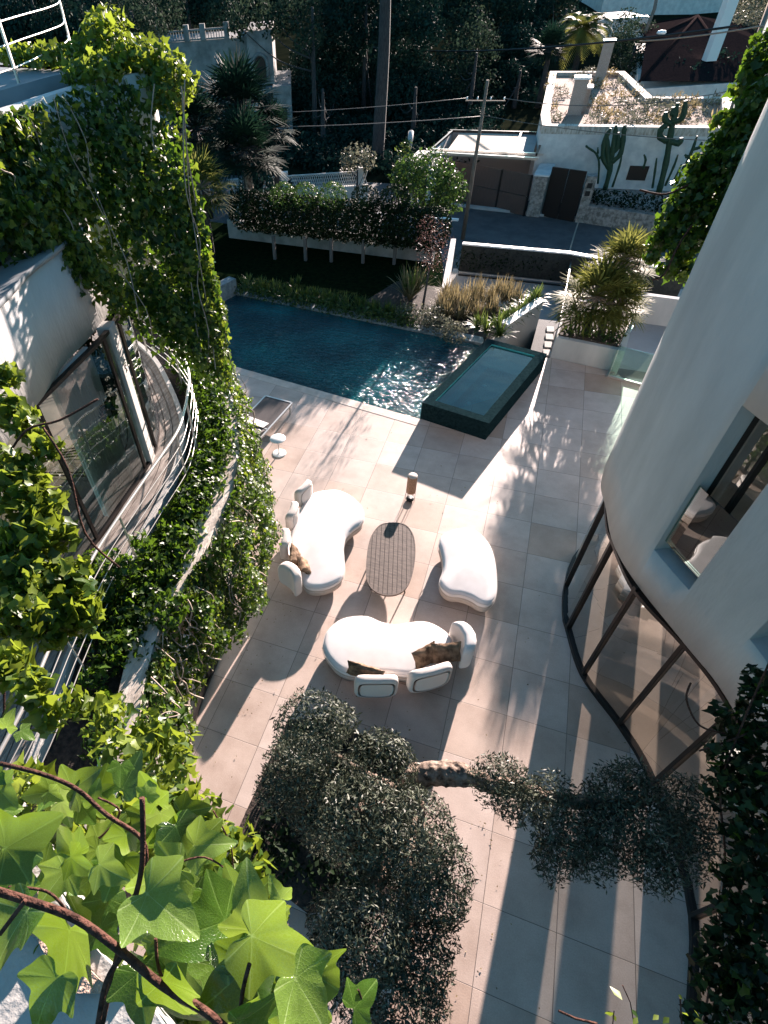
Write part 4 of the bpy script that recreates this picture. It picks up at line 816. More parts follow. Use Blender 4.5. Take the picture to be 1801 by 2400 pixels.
# ================================================================== OLIVE TREE AND ITS BED
hb_ = [(-3.3, 2.35), (-2.75, 2.6), (-1.35, 2.4), (-1.15, .6), (-2.1, -.0), (-3.4, .3)]
st('planting_bed', MB().prism(hb_, -.02, .05), M['soil'])
hg = empty('low_hedge', (-2.4, 1.2, .05), 'low dark clipped shrubs in the bed under the olive tree', 'shrubs')
cloud_foliage('foliage', [((-2.95 + .42 * i + random.uniform(-.1, .1) + .02 * j, .45 + .42 * j + random.uniform(-.1, .1), .18), (.3, .3, .2)) for i in range(4) for j in range(5)], 420, .1, LEAF_BR, M['hedge'], hg, .7, .3)
ot = empty('olive_tree', (-1.45, 1.6, 0), 'cloud pruned olive tree with a gnarled horizontal limb', 'tree')
def oz(px, py, z): return g(px, py, z)
t = MB()
tr = [oz(1000, 2010, 0), oz(975, 1960, .7), oz(965, 1900, 1.4), oz(960, 1850, 2.1), oz(985, 1822, 2.35), oz(1040, 1812, 2.45), oz(1100, 1822, 2.5), oz(1190, 1845, 2.5), oz(1290, 1868, 2.45), oz(1400, 1885, 2.4), oz(1490, 1880, 2.4), oz(1560, 1870, 2.5)]
rad = [.17, .15, .14, .13, .135, .125, .11, .085, .07, .06, .045, .03]; cp3 = cat([(*p, r_) for p, r_ in zip(tr, rad)], 6)
t.tube([p[:3] for p in cp3], [p[3] * (1.05 + .05 * math.sin(i * 1.7) + .1 * math.sin(i * .61 + 1)) for i, p in enumerate(cp3)], 14)
for e in ((820, 1900, 2.6), (760, 1760, 2.7), (890, 2080, 2.5), (890, 1830, 2.6), (960, 2260, 2.4)):
    t.tube(cat([oz(960, 1880, 1.7), oz((960 + e[0]) / 2, (1880 + e[1]) / 2, 2.1), oz(*e)], 5), [.09 * (1 - .06 * i) for i in range(11)], 8)
to = t.build('trunk', M['bark'], ot)
sb_ = to.modifiers.new('subdivision', 'SUBSURF'); sb_.levels = 2; sb_.render_levels = 2
tx_ = bpy.data.textures.new('gnarls', 'CLOUDS'); tx_.noise_scale = .11; tx_.noise_depth = 3; dm = to.modifiers.new('gnarls', 'DISPLACE'); dm.texture = tx_; dm.strength = .09; dm.mid_level = .5
ob = [(730, 1705, 3.1, 84), (700, 1800, 2.5, 80), (800, 1690, 2.8, 40), (780, 1880, 2.6, 110), (895, 1790, 2.9, 78), (850, 1930, 3.0, 105), (960, 1960, 2.9, 110), (1010, 2050, 2.7, 100), (950, 2040, 2.8, 100), (1040, 2120, 2.6, 50), (850, 2190, 2.9, 105), (800, 2230, 2.5, 80), (900, 2290, 2.5, 130), (980, 2250, 2.6, 80), (960, 2370, 2.5, 90), (780, 2160, 2.5, 60), (1035, 2200, 2.5, 40), (660, 1850, 2.5, 60)]
ob2 = [(1175, 1830, 2.7, 72), (1210, 1880, 2.6, 60), (1290, 1870, 2.6, 65), (1330, 1950, 2.5, 80), (1300, 2010, 2.4, 60), (1390, 1990, 2.4, 75), (1450, 1860, 2.6, 70), (1480, 1820, 2.7, 45), (1520, 1920, 2.6, 95), (1440, 1960, 2.5, 80), (1580, 1990, 2.5, 80), (1610, 1880, 2.5, 70), (1530, 2040, 2.4, 60), (1400, 1890, 2.5, 50), (1640, 1960, 2.5, 50)]
def px2m(px, py, z, r_): a, b2 = Vector(g(px, py, z)), Vector(CAM); return r_ * abs((a - b2).dot(Vector(FW))) / F
cloud_foliage('crown', [(g(x_, y_, z_), (px2m(x_, y_, z_, r_),) * 2 + (px2m(x_, y_, z_, r_) * .85,)) for x_, y_, z_, r_ in ob], 5600, .055, LEAF_OV, M['olive'], ot, .7, .8, 0, .14)
cloud_foliage('limb_foliage', [(g(x_, y_, z_), (px2m(x_, y_, z_, r_),) * 2 + (px2m(x_, y_, z_, r_) * .75,)) for x_, y_, z_, r_ in ob2], 4800, .056, LEAF_OV, M['olive'], ot, .85, .4, 0, .22)
# ================================================================== NEAR GARDEN BEHIND THE SPA
A0, A1 = g(1150, 790, .57), g(1275, 705, .57)
pw_ = empty('planter_wall', ((A0[0] + A1[0]) / 2, (A0[1] + A1[1]) / 2, -1), 'beige rendered planter wall behind the spa with a stepped pale top', 'wall')
d = unit(np.array(A1[:2]) - np.array(A0[:2])); nrm = np.array([-d[1], d[0]])
LW = float(np.linalg.norm(np.array(A1[:2]) - np.array(A0[:2])))
def W3(s_, o): p = np.array(A0[:2]) + d * s_ + nrm * o; return (float(p[0]), float(p[1]))
MB().prism([W3(.9, 0), W3(LW, 0), W3(LW, .2), W3(.9, .2)], -1.6, .57).prism([W3(-.1, 0), W3(.897, 0), W3(.897, .2), W3(-.1, .2)], -1.6, .25).build('wall', M['stucco'], pw_)
MB().prism([W3(.897, -.02), W3(LW + .02, -.02), W3(LW + .02, .24), W3(.897, .24)], .572, .60).build('coping', M['white'], pw_)
# palm planter
Q0, Q1 = (-.05, 15.0), (1.72, 14.68); Q2 = (2.05, 17.3); Q3 = (.1, 17.6)
pp_ = empty('palm_planter', (.9, 16, 0), 'white rendered planter holding the fan palm beside the glass balustrade', 'planter')
MB().prism([Q0, Q1, Q2, Q3], -1.6, .62).build('wall', M['stucco'], pp_)
MB().prism([(.0, 15.14), (1.6, 14.86), (1.9, 17.2), (.2, 17.45)], .62, .66).build('soil', M['soil'], pp_)
stp = empty('stepping_stones', (-.15, 16.2, -.3), 'row of pale stepping stones in the narrow sunken path', 'paving')
for k in range(5): MB().box(-.22, .0, 15.15 + k * .5, 15.5 + k * .5, -.348, -.30, .1).build('stone', M['concrete'], stp)
# glass balustrade and sunken stair court
gb = empty('glass_balustrade', (1.6, 15.6, 0), 'frameless green tinted glass balustrade beside the sunken court', 'balustrade')
for a, b_ in (((1.45, 14.33), (2.15, 17.4)), ((1.5, 14.36), (2.6, 14.05))):
    dd = unit(np.array(b_) - np.array(a)); nn2 = np.array([-dd[1], dd[0]]) * .012
    MB().prism([tuple(np.array(a) - nn2), tuple(np.array(b_) - nn2), tuple(np.array(b_) + nn2), tuple(np.array(a) + nn2)], -.2, .92).build('glass_panel', M['gglass'], gb)
    MB().beam((*a, .03), (*b_, .03), .05, .06).build('base_rail', M['rail'], gb)
MB_ = MB().prism([(1.5, 14.4), (6, 13.5), (6, 17.5), (2.1, 17.6)], -1.59, -1.5); st('sunken_court', MB_, M['asphalt'])
# dwarf fan palm, two heads
fan_palm('fan_palm', (.75, 15.9, 1.45), 1.35, 'lower fan palm clump in the white planter beside the glass', M['palm'], 'fan palms in the white planter', nf=42, base_z=.6, trunk_r=.09)
fan_palm('fan_palm', (1.2, 16.7, 2.15), 1.1, 'taller fan palm head rising behind the lower one', M['palm'], 'fan palms in the white planter', nf=36, base_z=.6, trunk_r=.1)
fan_palm('fan_palm', (1.4, 15.9, 1.3), .95, 'small fan palm at the right end of the white planter', M['palm'], 'fan palms in the white planter', nf=30, base_z=.6, trunk_r=.07)
b_ = empty('planter_shrub', (.9, 15.3, .65), 'low green shrubs trailing at the front of the palm planter', 'shrub')
cloud_foliage('foliage', [((.35, 15.3, .75), (.28, .2, .2)), ((.8, 15.25, .72), (.3, .22, .2)), ((1.3, 15.1, .72), (.3, .22, .22)), ((1.5, 15.6, .75), (.25, .4, .25))], 600, .09, LEAF_BR, M['hball'], b_, .8, .3)
# bed plants between lawn and drive
def bp(*px): return [g(x, y, .1) for x, y in px]
gr = empty('dry_grass_bed', g(1100, 710, 0), 'mass of straw coloured strap grass behind the spa', 'grass'); tag(gr, kind='stuff')
gb_ = []
while len(gb_) < 62:
    x, y = random.uniform(1025, 1235), random.uniform(690, 752)
    if y > 660 + (1235 - x) * .47 + 20 or y < 675 + (x < 1060) * 10: 
        if y > 700: gb_.append(g(x, y, .05))
    else: gb_.append(g(x, y, .05))
blades('foliage', gb_, .78, .034, M['dry'], gr, .85, .4, 4, 34)
ly = empty('strap_leaf_clump', g(1195, 760, 0), 'fresh green strap leaved clump along the top of the planter wall', 'plant')
blades('foliage', [g(x, y, .35) for x, y in ((1140, 780), (1165, 770), (1185, 755), (1205, 745), (1225, 730), (1245, 720), (1170, 790), (1120, 770), (1255, 705))], .72, .05, M['lily'], ly, 1.0, .6, 4, 70)
ph = empty('flax_clump', g(960, 690, 0), 'large upright flax clump at the end of the pool hedge', 'plant')
blades('foliage', bp((950, 695), (975, 690), (960, 705)), 1.25, .06, M['dry'], ph, .75, .5, 5, 34); blades('green_foliage', bp((950, 695), (975, 690), (965, 700)), 1.2, .06, M['lily'], ph, .8, .5, 5, 26)
sh = empty('silver_shrub', g(1010, 745, 0), 'low silvery rounded shrub behind the pool kerb', 'shrub')
cloud_foliage('foliage', [(g(x, y, .3), (.45, .4, .32)) for x, y in ((960, 735), (1000, 750), (1040, 765), (1065, 780), (1010, 735))], 620, .085, LEAF_BR, M['straw'], sh, .8, .4)
lv = empty('pool_border_shrubs', g(800, 710, 0), 'row of dim lavender like shrubs along the far side of the pool', 'shrubs'); tag(lv, kind='stuff')
blades('foliage', [g(x + random.uniform(-12, 12), 672 + (x - 560) * .19 + random.uniform(-8, 4), .02) for x in range(570, 960, 5)], .5, .035, M['lily'], lv, .8, .3, 3, 22)
cloud_foliage('low_foliage', [(g(x, 678 + (x - 560) * .19, .15), (.35, .3, .26)) for x in range(565, 970, 16)], 420, .09, LEAF_BR, M['hball'], lv, .8, .3)
for i, (x, y) in enumerate(((585, 660), (612, 668), (685, 672), (700, 668))):
    l_ = empty('garden_tuft', g(x, y, 0), ['pale leafy tuft nearest the pool wall corner in the dark garden', 'second pale leafy tuft from the pool wall corner', 'third small tuft from the pool wall corner at the lawn edge', 'bushier pale tuft at the middle of the lawn edge'][i], 'plant', 'pale tufts at the lawn edge')
    blades('foliage', [g(x, y, 0)], .42, .05, M['lily'], l_, .8, .4, 3, 26)
pt = empty('plum_tree', g(1000, 720, 0), 'small purple leaved ornamental tree with thin trunk at the garden corner', 'tree')
zb = g(990, 725, 0); MB().tube(cat([(zb[0], zb[1], 0), (zb[0] + .05, zb[1] + .05, .9), (zb[0] + .1, zb[1] + .1, 1.9)], 4), [.045 - .003 * i for i in range(9)], 8).build('trunk', M['pbark'], pt)
cloud_foliage('crown', [((zb[0] + .1, zb[1] + .1, 2.1), (.62, .6, .72)), ((zb[0] + .25, zb[1], 1.6), (.4, .4, .5)), ((zb[0] - .1, zb[1], 2.6), (.35, .35, .35))], 330, .07, LEAF_OV, M['plum'], pt, .9, .1)
# round shrub tree (dark green, lit) right of hedge
q = g(985, 560, 0); tree('bay_tree', q, 2.2, [((q[0] + .05, q[1], 2.0), (1.25, 1.2, 1.15)), ((q[0] + .9, q[1], 1.75), (.7, .7, .8)), ((q[0] - .7, q[1] + .1, 2.3), (.7, .7, .6))], 'dense green rounded bay tree at the right end of the hedge', M['hball'], per=520, size=.13, trunk_r=.07, base_z=-.02, shell=.5)
# long dark hedge with rounded tops
hx0, hx1 = g(610, 575, 0), g(935, 620, 0)
he = empty('garden_hedge', (-8.5, 20.2, 0), 'long dark boxy hedge with bare stems standing along the far side of the lawn', 'hedge')
hp = []
for i in range(15):
    t = i / 14; x = -12.3 + 7.7 * t; y = 20.9 - .55 * t; hp.append(((x, y, 1.35), (.55, .6, .72)))
cloud_foliage('foliage', hp, 1100, .1, LEAF_BR, M['hedge'], he, .8, .8, 0, .1)
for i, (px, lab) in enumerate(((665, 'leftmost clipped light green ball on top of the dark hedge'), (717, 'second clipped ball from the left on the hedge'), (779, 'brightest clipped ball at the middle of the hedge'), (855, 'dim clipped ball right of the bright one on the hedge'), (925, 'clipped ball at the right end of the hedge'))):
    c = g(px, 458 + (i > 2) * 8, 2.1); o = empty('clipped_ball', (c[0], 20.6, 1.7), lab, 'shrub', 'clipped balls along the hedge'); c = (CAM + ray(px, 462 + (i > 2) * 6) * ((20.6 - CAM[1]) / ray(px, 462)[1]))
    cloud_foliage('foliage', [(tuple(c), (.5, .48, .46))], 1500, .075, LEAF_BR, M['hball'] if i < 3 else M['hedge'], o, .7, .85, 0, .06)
gw = empty('garden_boundary_wall', (-8.3, 21.5, 0), 'low pinkish stone wall seen between the hedge stems', 'wall')
MB().prism([(-13.5, 21.6), (-4.6, 20.9), (-4.6, 21.1), (-13.5, 21.8)], -.4, .7).build('wall', M['shadest'], gw)
for i, px in enumerate((645, 717, 777, 851, 924)):
    c = g(px, 606 + i * 3, 0); tag(MB().box(c[0] - .055, c[0] + .055, c[1] - .055, c[1] + .055, -.05, .85).build('garden_post', M['post']), ['first', 'second', 'third', 'fourth', 'fifth'][i] + ' thin grey post from the left under the dark hedge', 'post', 'posts under the hedge')
# drive boundary: mesh fence with white coping, right and left parts
zt = -.42
fb = [g(1085, 570, zt), g(1335, 592, zt), g(1440, 611, zt), g(1615, 634, zt)]
bw = empty('street_fence', (fb[1][0], fb[1][1], -1.6), 'dark planted fence with a bright coping between drive and street', 'fence')
for i in range(3):
    a, b_ = fb[i], fb[i + 1]; MB().beam((a[0], a[1], -1.02), (b_[0], b_[1], -1.02), .12, 1.14).build('screen', M['mesh'], bw)
    MB().beam((a[0], a[1], zt), (b_[0], b_[1], zt), .2, .06).build('coping', M['white'], bw); MB().beam((a[0] + .05, a[1] - .35, -1.45), (b_[0], b_[1] - .35, -1.45), .05, .05).build('rail', M['rail'], bw); MB().beam((a[0] + .05, a[1] - .35, -1.57), (b_[0], b_[1] - .35, -1.57), .05, .04).build('lower_rail', M['dark'], bw)
clm = cloud_foliage('climber', [((fb[0][0] + (fb[1][0] - fb[0][0]) * i / 9, fb[0][1] - .12, -1.0), (.28, .06, .45)) for i in range(10)], 260, .1, LEAF_BR, M['hedge'], bw, .8, .1); tag(clm, kind='stuff')
tag(MB().beam((*g(1135 - 60, 515, -1.2)[:2], -1.2), (*g(1135 - 250, 500, -1.2)[:2], -1.2), .2, .08).build('white_kerb'  , M['white']), 'short white kerb beyond the bay tree beside the pole', 'kerb')
dl0, dl1 = g(1010, 690, -.3), g(1075, 640, -.3)
sw = empty('drive_side_wall', (-4.6, 20.8, -1), 'pale low wall running down the left side of the sunken drive', 'wall')
MB().beam((-3.8, 18.9, -.95), (-4.35, 24.2, -.95), .2, 1.3).build('wall', M['stucco2'], sw); 
gpw = empty('gate_post_wall', (.35, 20, -1.6), 'thin dark metal screen standing at the right side of the drive', 'screen')
MB().beam((.2, 18.4, -1.1), (.35, 24, -1.1), .05, 1.0).build('screen', M['dark'], gpw)
rwb = empty('right_drive_wall', (2.5, 20, -1.6), 'pale wall closing the drive behind the fan palm', 'wall'); MB().prism([(.9, 21.4), (6, 20.9), (6, 21.1), (.9, 21.6)], -1.6, -.6).build('wall', M['stucco'], rwb)
# pool end wall, upper left corner of the pool
pe = empty('pool_end_wall', (-11.5, 16, 0), 'grey stone wall closing the far left end of the pool', 'wall')
e0, e1_ = g(545, 650, .55), g(470, 735, .55)
MB().beam((e0[0], e0[1], .1), (-12.2, 13.4, .1), .35, .9).build('wall', M['poolwall'], pe)
# ================================================================== STREET SIDE
def wallseg(name, a, b_, z0, z1, th, m_, root): return MB().beam((a[0], a[1], (z0 + z1) / 2), (b_[0], b_[1], (z0 + z1) / 2), th, z1 - z0).build(name, m_, root)
# utility pole
ub = g(1085, 560, GZ); zt_ = hgt(1142, 187, ub); upo = empty('utility_pole', ub, 'weathered wooden utility pole on the street, with a short crossarm', 'pole')
MB().tube([ub, (ub[0] + .05, ub[1], zt_)], [.11, .06], 10).build('post', M['pole'], upo)
q = hgt(1136, 236, ub); MB().beam((ub[0] - .75, ub[1], q), (ub[0] + .9, ub[1], q), .045).build('crossarm', M['pole'], upo)
for dx in (-.7, -.25, .3, .85): MB().lathe([(.03, 0), (.04, .05), (.025, .1)], (ub[0] + dx, ub[1], q + .04), 8).build('insulator', M['white'], upo)
def cable(label, a, b_, sag=.5, r_=.014, m_='cable'):
    a, b_ = np.array(a), np.array(b_); pts = []
    for i in range(21):
        t = i / 20; p = a * (1 - t) + b_ * t; p[2] -= sag * 4 * t * (1 - t); pts.append(tuple(p))
    tag(MB().tube(pts, r_, 5).build('overhead_cable', M[m_]), label, 'cable', 'overhead cables')
cable('upper overhead cable running left from the wooden pole', (ub[0] - .7, ub[1], q + .1), (-28, 25, q + .5), .5)
cable('lower overhead cable running left from the wooden pole', (ub[0], ub[1], q - .55), (-28, 26, q - .3), .4, .018)
cable('overhead cable sagging right from the pole across the roof garden', (ub[0] + .85, ub[1], q + .1), (14, 33, q + 3.4), 1.6, .016)
cable('second overhead cable right of the pole, just under the first', (ub[0], ub[1], q - .5), (9, 27, q - .6), .35)
tp = at(1730, 60, 26); cable('thick black cable crossing the top from the dark trees to the right', at(850, 108, 52), tp, .6, .05, 'dark')
cable('twisted pale cable at the top right over the brick chimney', at(1500, 96, 30.3), at(1840, 50, 25), .1, .035, 'palest')
tag(MB().tube([at(1690, 330, 26), at(1830, -60, 26)], .11, 8).build('leaning_pole', M['pole']), 'dark leaning pole beside the white house corner at the upper right', 'pole')
# stay wire with its junction box in front of the door
sg = empty('stay_cable', at(1330, 640, 24), 'taut stay cable with a small white box, rising from the drive to the cactus garden', 'cable')
pts_ = [at(1285, 745, 21.8), at(1322, 660, 23.5), at(1335, 590, 26), at(1375, 460, 31), at(1400, 385, 34)]
MB().tube(cat(pts_, 4), .035, 6).build('wire', M['palest'], sg); jb = at(1373, 476, 30.4); MB().box(jb[0] - .13, jb[0] + .13, jb[1] - .1, jb[1] + .1, jb[2] - .3, jb[2] + .3).build('junction_box', M['white'], sg)
# garage house
G0_, G1_ = g(985, 450, GZ), g(1228, 506, GZ); GH = -.28
ga = empty('garage', ((G0_[0] + G1_[0]) / 2, G0_[1], GZ), 'open garage with brown panel gate and striped canvas roof', 'garage')
pd = np.array(G1_) - np.array(G0_)
for i in range(4):
    a = np.array(G0_) + pd * (i / 4 + .006); b_ = np.array(G0_) + pd * ((i + 1) / 4 - .006)
    wallseg('gate_panel', a, b_, GZ + .03, GZ + .92, .06, M['wood_gate'], ga); wallseg('gate_panel', a, b_, GZ + .96, GH, .05, M['wood_gate'], ga)
    wallseg('gate_stile', b_ - pd * .002, b_ + pd * .01, GZ, GH + .02, .09, M['frame'], ga)
def pillar(label, px, w_, zt2, m_='stonew'):
    b0 = g(*px, GZ); o = empty('stone_pillar', b0, label, 'pillar', 'stone gate pillars'); bev(MB().box(b0[0] - w_ / 2, b0[0] + w_ / 2, b0[1] - .1, b0[1] + 1.9, GZ, zt2, -.08).build('shaft', M[m_], o), .03); MB().box(b0[0] - w_ / 2 - .04, b0[0] + w_ / 2 + .04, b0[1] - .14, b0[1] + 1.94, zt2 + .002, zt2 + .07, -.08).build('cap', M['stucco2'], o)
pillar('stone pillar between the garage gate and the dark door', (1252, 507), .68, -.3); pillar('stone pillar at the left end of the garage gate', (967, 468), .62, -.25)
# garage walls, beams and canvas
k1, k2, k3, k4 = g(1005, 360, .35), g(1258, 372, .35), g(1300, 318, .35), g(1060, 310, .35)
cv = MB().add([g(1050, 350, .38), g(1205, 358, .38), g(1218, 312, .38), g(1078, 312, .38)], [(0, 1, 2, 3)]); cv2 = MB().add([(p[0], p[1], p[2] - .02) for p in cv.v], [(3, 2, 1, 0)]); cv.v += cv2.v; cv.f += [(7, 6, 5, 4), (0, 4, 5, 1), (1, 5, 6, 2), (2, 6, 7, 3), (3, 7, 4, 0)]; cv.sm += [False] * 5; cv.build('canvas_awning', M['canvas'], ga)
MB().prism([g(1207, 358, .37)[:2], g(1250, 360, .37)[:2], g(1262, 318, .37)[:2], g(1222, 314, .37)[:2]], .34, .37).build('roof_panel', M['roofc'], ga)
for a, b_ in (((1010, 350), (1275, 362)), ((1010, 358), (1262, 372)), ((1055, 306), (1290, 312)), ((1010, 352), (1060, 308)), ((1205, 357), (1222, 312)), ((1258, 362), (1278, 312))):
    MB().beam(g(*a, .44), g(*b_, .44), .1, .12).build('roof_beam', M['steel'] if a[1] in (350, 358) else M['frame'], ga)
wl_ = [g(1010, 365, .3), g(1262, 370, .3), g(1285, 312, .3), g(1058, 306, .3)]
wallseg('side_wall', wl_[0], wl_[3], GZ, .3, .15, M['stucco2'], ga); wallseg('back_wall', wl_[3], wl_[2], GZ, .3, .15, M['interior'], ga)
MB().add([(*wl_[i][:2], GZ + .02) for i in range(4)], [(0, 1, 2, 3)]).build('garage_floor', M['asphalt'], ga)
# white house with roof garden
HR = [(1272, 294), (1268, 268), (1290, 166), (1465, 166), (1530, 226), (1716, 226), (1716, 300)]; ZR = 1.35
H = [g(x, y, ZR)[:2] for x, y in HR]
wh = empty('roof_garden_house', (H[0][0] + 3, H[0][1] + 3, GZ), 'low white house with a gravel roof garden and brick chimneys', 'house')
MB().prism(H, GZ, ZR - .35).build('wall', M['stucco2'], wh)
MB().prism(inset(H[::-1] if sum(H[i][0] * H[(i + 1) % 7][1] - H[(i + 1) % 7][0] * H[i][1] for i in range(7)) < 0 else H, .25), ZR - .349, ZR - .2).build('roof_gravel', M['gravel'], wh)
Hc = H if sum(H[i][0] * H[(i + 1) % 7][1] - H[(i + 1) % 7][0] * H[i][1] for i in range(7)) > 0 else H[::-1]
Hi = inset(Hc, .45); n = 7
pr = MB().add([(*p, ZR) for p in Hc] + [(*p, ZR) for p in Hi] + [(*p, ZR - .36) for p in Hc] + [(*p, ZR - .36) for p in Hi], [(i, (i + 1) % n, n + (i + 1) % n, n + i) for i in range(n)] + [(2 * n + i, 2 * n + (i + 1) % n, (i + 1) % n, i) for i in range(n)] + [(n + i, n + (i + 1) % n, 3 * n + (i + 1) % n, 3 * n + i) for i in range(n)]); pr.build('parapet', M['wcoping'], wh)
for cbx, cty, w_, d_ in (((1405, 190), 98, .62, .6), ((1345, 270), 186, .7, .7), ((1362, 262), 208, .5, .6)):
    b0 = g(*cbx, ZR - .2); zc = hgt(cbx[0] + (cbx[1] - cty) * .27, cty, b0); cc_ = MB().box(b0[0] - w_ / 2, b0[0] + w_ / 2, b0[1], b0[1] + d_, ZR - .2, zc).build('chimney', M['brick'], wh); MB().box(b0[0] - w_ / 2 - .06, b0[0] + w_ / 2 + .06, b0[1] - .06, b0[1] + d_ + .06, zc + .002, zc + .1).build('cap', M['white'], cc_)
sh_ = MB(); 
tf = empty('roof_grass_tufts', (H[3][0], H[3][1] - 3, ZR - .2), 'scattered rounded grass tufts on the gravel roof', 'grass'); tag(tf, kind='stuff'); tpx = []
for _ in range(900):
    x, y = random.uniform(1290, 1715), random.uniform(170, 292)
    if y < 228 and x > 1465 + (y - 166) * 1.05: continue
    if all((x - a) ** 2 + (2.2 * (y - b2)) ** 2 > 34 ** 2 for a, b2 in tpx) and not (1320 < x < 1375 and y > 180) and not (1390 < x < 1430 and y < 200): tpx.append((x, y))
tb_ = [(g(x, y, ZR - .12), (lambda q: (q, q * .9, q * random.uniform(.45, .7)))(random.uniform(.28, .72))) for x, y in tpx]
cloud_foliage('foliage', tb_[::2], 210, .26, LEAF_TW, M['dry'], tf, .5, .5); cloud_foliage('green_foliage', tb_[1::2], 210, .24, LEAF_TW, M['straw'], tf, .5, .5)
# terrace in front of the house with rubble wall, door and cactus
D0, D1 = g(1268, 506, GZ), g(1345, 520, GZ)
dr_ = empty('dark_gate_door', ((D0[0] + D1[0]) / 2, D0[1], GZ), 'tall dark brown double door in the street wall', 'door'); 
for i in (0, 1):
    a = np.array(D0) + (np.array(D1) - np.array(D0)) * (.5 * i + .01); b_ = np.array(D0) + (np.array(D1) - np.array(D0)) * (.5 * i + .49); wallseg('leaf', a, b_, GZ + .02, .1, .08, M['frame'], dr_)
E0, E1 = g(1352, 520, GZ), g(1700, 574, GZ)
rw = empty('rubble_terrace_wall', ((E0[0] + E1[0]) / 2, E0[1], GZ), 'rubble stone street wall under the cactus terrace', 'wall')
MB().prism([E0[:2], E1[:2], (E1[0], E1[1] + 4), (E0[0], E0[1] + 4)], GZ, GZ + .8).build('wall', M['stonew'], rw)
hz = empty('cactus_bed_hedge', ((E0[0] + E1[0]) / 2, E0[1] + .5, GZ + .8), 'dark low hedge on top of the rubble street wall', 'hedge')
cloud_foliage('foliage', [((E0[0] + .3 + (E1[0] - E0[0]) * i / 12, E0[1] + .5 + (E1[1] - E0[1]) * i / 12, GZ + 1.1), (.4, .4, .4)) for i in range(13)], 230, .14, LEAF_BR, M['hedge'], hz, .8, .4)
pw2 = empty('door_side_pier', D1, 'narrow stone pier with two small meter boxes right of the dark door', 'pier'); MB().box(D1[0] + .05, D1[0] + .5, D1[1] - .05, D1[1] + .5, GZ, -.1).build('pier', M['stonew'], pw2)
for z in (-.95, -.6): MB().box(D1[0] + .15, D1[0] + .38, D1[1] - .09, D1[1] - .055, z, z + .22).build('meter_box', M['dark'], pw2)
fy = lambda x: H[0][1] + (H[6][1] - H[0][1]) * (x - H[0][0]) / (H[6][0] - H[0][0])
def onw(px, py, off=.0):      # point on the plane of the house front
    r_ = ray(px, py); a = np.array(H[0]); dv = np.array(H[6]) - a; nv = unit(np.array([dv[1], -dv[0]])); a = a + nv * off; t = ((a - CAM[:2]) @ nv) / (r_[:2] @ nv); return tuple(float(v) for v in CAM + r_ * t)
wq = onw(1495, 405, .01); MB().box(wq[0] - .45, wq[0] + .45, wq[1] - .05, wq[1] + .05, wq[2] - .32, wq[2] + .32).build('window', M['frame'], wh)
def cactus(label, arms, m_='cactus', r0=.13):
    b0 = onw(*arms[0][0], 1.0); o = empty('columnar_cactus', b0, label, 'cactus', 'columnar cacti by the white house')
    for a in arms:
        pts = [onw(x, y, 1.0) for x, y in a]; cp_ = cat(pts, 4); n = len(cp_); mb = MB(); mb.tube(cp_, [r0 * (1 if i < n - 2 else .6) * (.9 + .1 * math.sin(i * 2)) for i in range(n)], 10); mb.build('arm', M[m_], o)
cactus('tall bright green branching cactus against the white wall', [[(1418, 445), (1430, 400), (1440, 330), (1445, 292)], [(1430, 395), (1415, 370), (1418, 330), (1432, 300)], [(1434, 380), (1455, 360), (1462, 320), (1465, 292)], [(1432, 360), (1448, 345), (1450, 310)], [(1428, 390), (1425, 350), (1424, 320)]])
cactus('dark thick cactus with looping arms left of the ivy', [[(1545, 450), (1562, 380), (1575, 300), (1590, 240)], [(1565, 330), (1548, 320), (1552, 300), (1570, 290)], [(1570, 330), (1592, 335), (1598, 322)], [(1575, 290), (1560, 280), (1562, 262)], [(1578, 285), (1600, 275), (1608, 235)], [(1578, 270), (1580, 250)]], r0=.15)
cactus('small forked cactus at the right of the wall', [[(1600, 400), (1620, 360), (1635, 318)], [(1622, 350), (1640, 345), (1646, 332)], [(1612, 368), (1606, 362)]], r0=.08)
cactus('thin curling cactus at the left of the white wall', [[(1402, 430), (1405, 385), (1398, 360), (1378, 345), (1374, 340)], [(1404, 372), (1418, 358)], [(1402, 360), (1402, 345)]], r0=.055)
cactus('bare dark cactus stem beside the bright one', [[(1436, 438), (1452, 390), (1458, 365)]], r0=.06)
cactus('low cluster of finger cacti at the wall foot', [[(1530, 440), (1536, 400), (1540, 370)], [(1560, 435), (1580, 390), (1590, 362)], [(1575, 435), (1598, 385)], [(1508, 395), (1514, 375), (1510, 362)]], r0=.06)
# ================================================================== FAR SIDE OF THE STREET, LEFT
U2 = unit(np.array([RT[0], RT[1]])); N2 = np.array([-U2[1], U2[0]])
class Fr:            # a local upright frame at a ground point, facing the terrace
    def __init__(s, px, py, z=GZ, rot=0.):
        s.b = np.array(g(px, py, z)); s.px = px; s.s = float((s.b - CAM) @ FW) / F
        c, q = math.cos(rot), math.sin(rot); s.u = U2 * c + N2 * q; s.n = -U2 * q + N2 * c
    def p(s, px, off=0): v = s.b[:2] + s.u * (px - s.px) * s.s + s.n * off; return (float(v[0]), float(v[1]))
    def z(s, px, py): return hgt(px, py, s.p(px))
    def box(s, mb, px0, px1, z0, z1, o0, o1): return mb.prism([s.p(px0, o0), s.p(px1, o0), s.p(px1, o1), s.p(px0, o1)], z0, z1)
A = Fr(688, 329); ah = empty('old_stone_house', (*A.p(640), GZ), 'pale old villa with an arched window between dark trees at the top left', 'house')
z1 = A.z(688, 200); z2 = A.z(640, 100)
A.box(MB(), 648, 688, GZ, z1, 0, 7).build('side_wing', M['shadest'], ah)
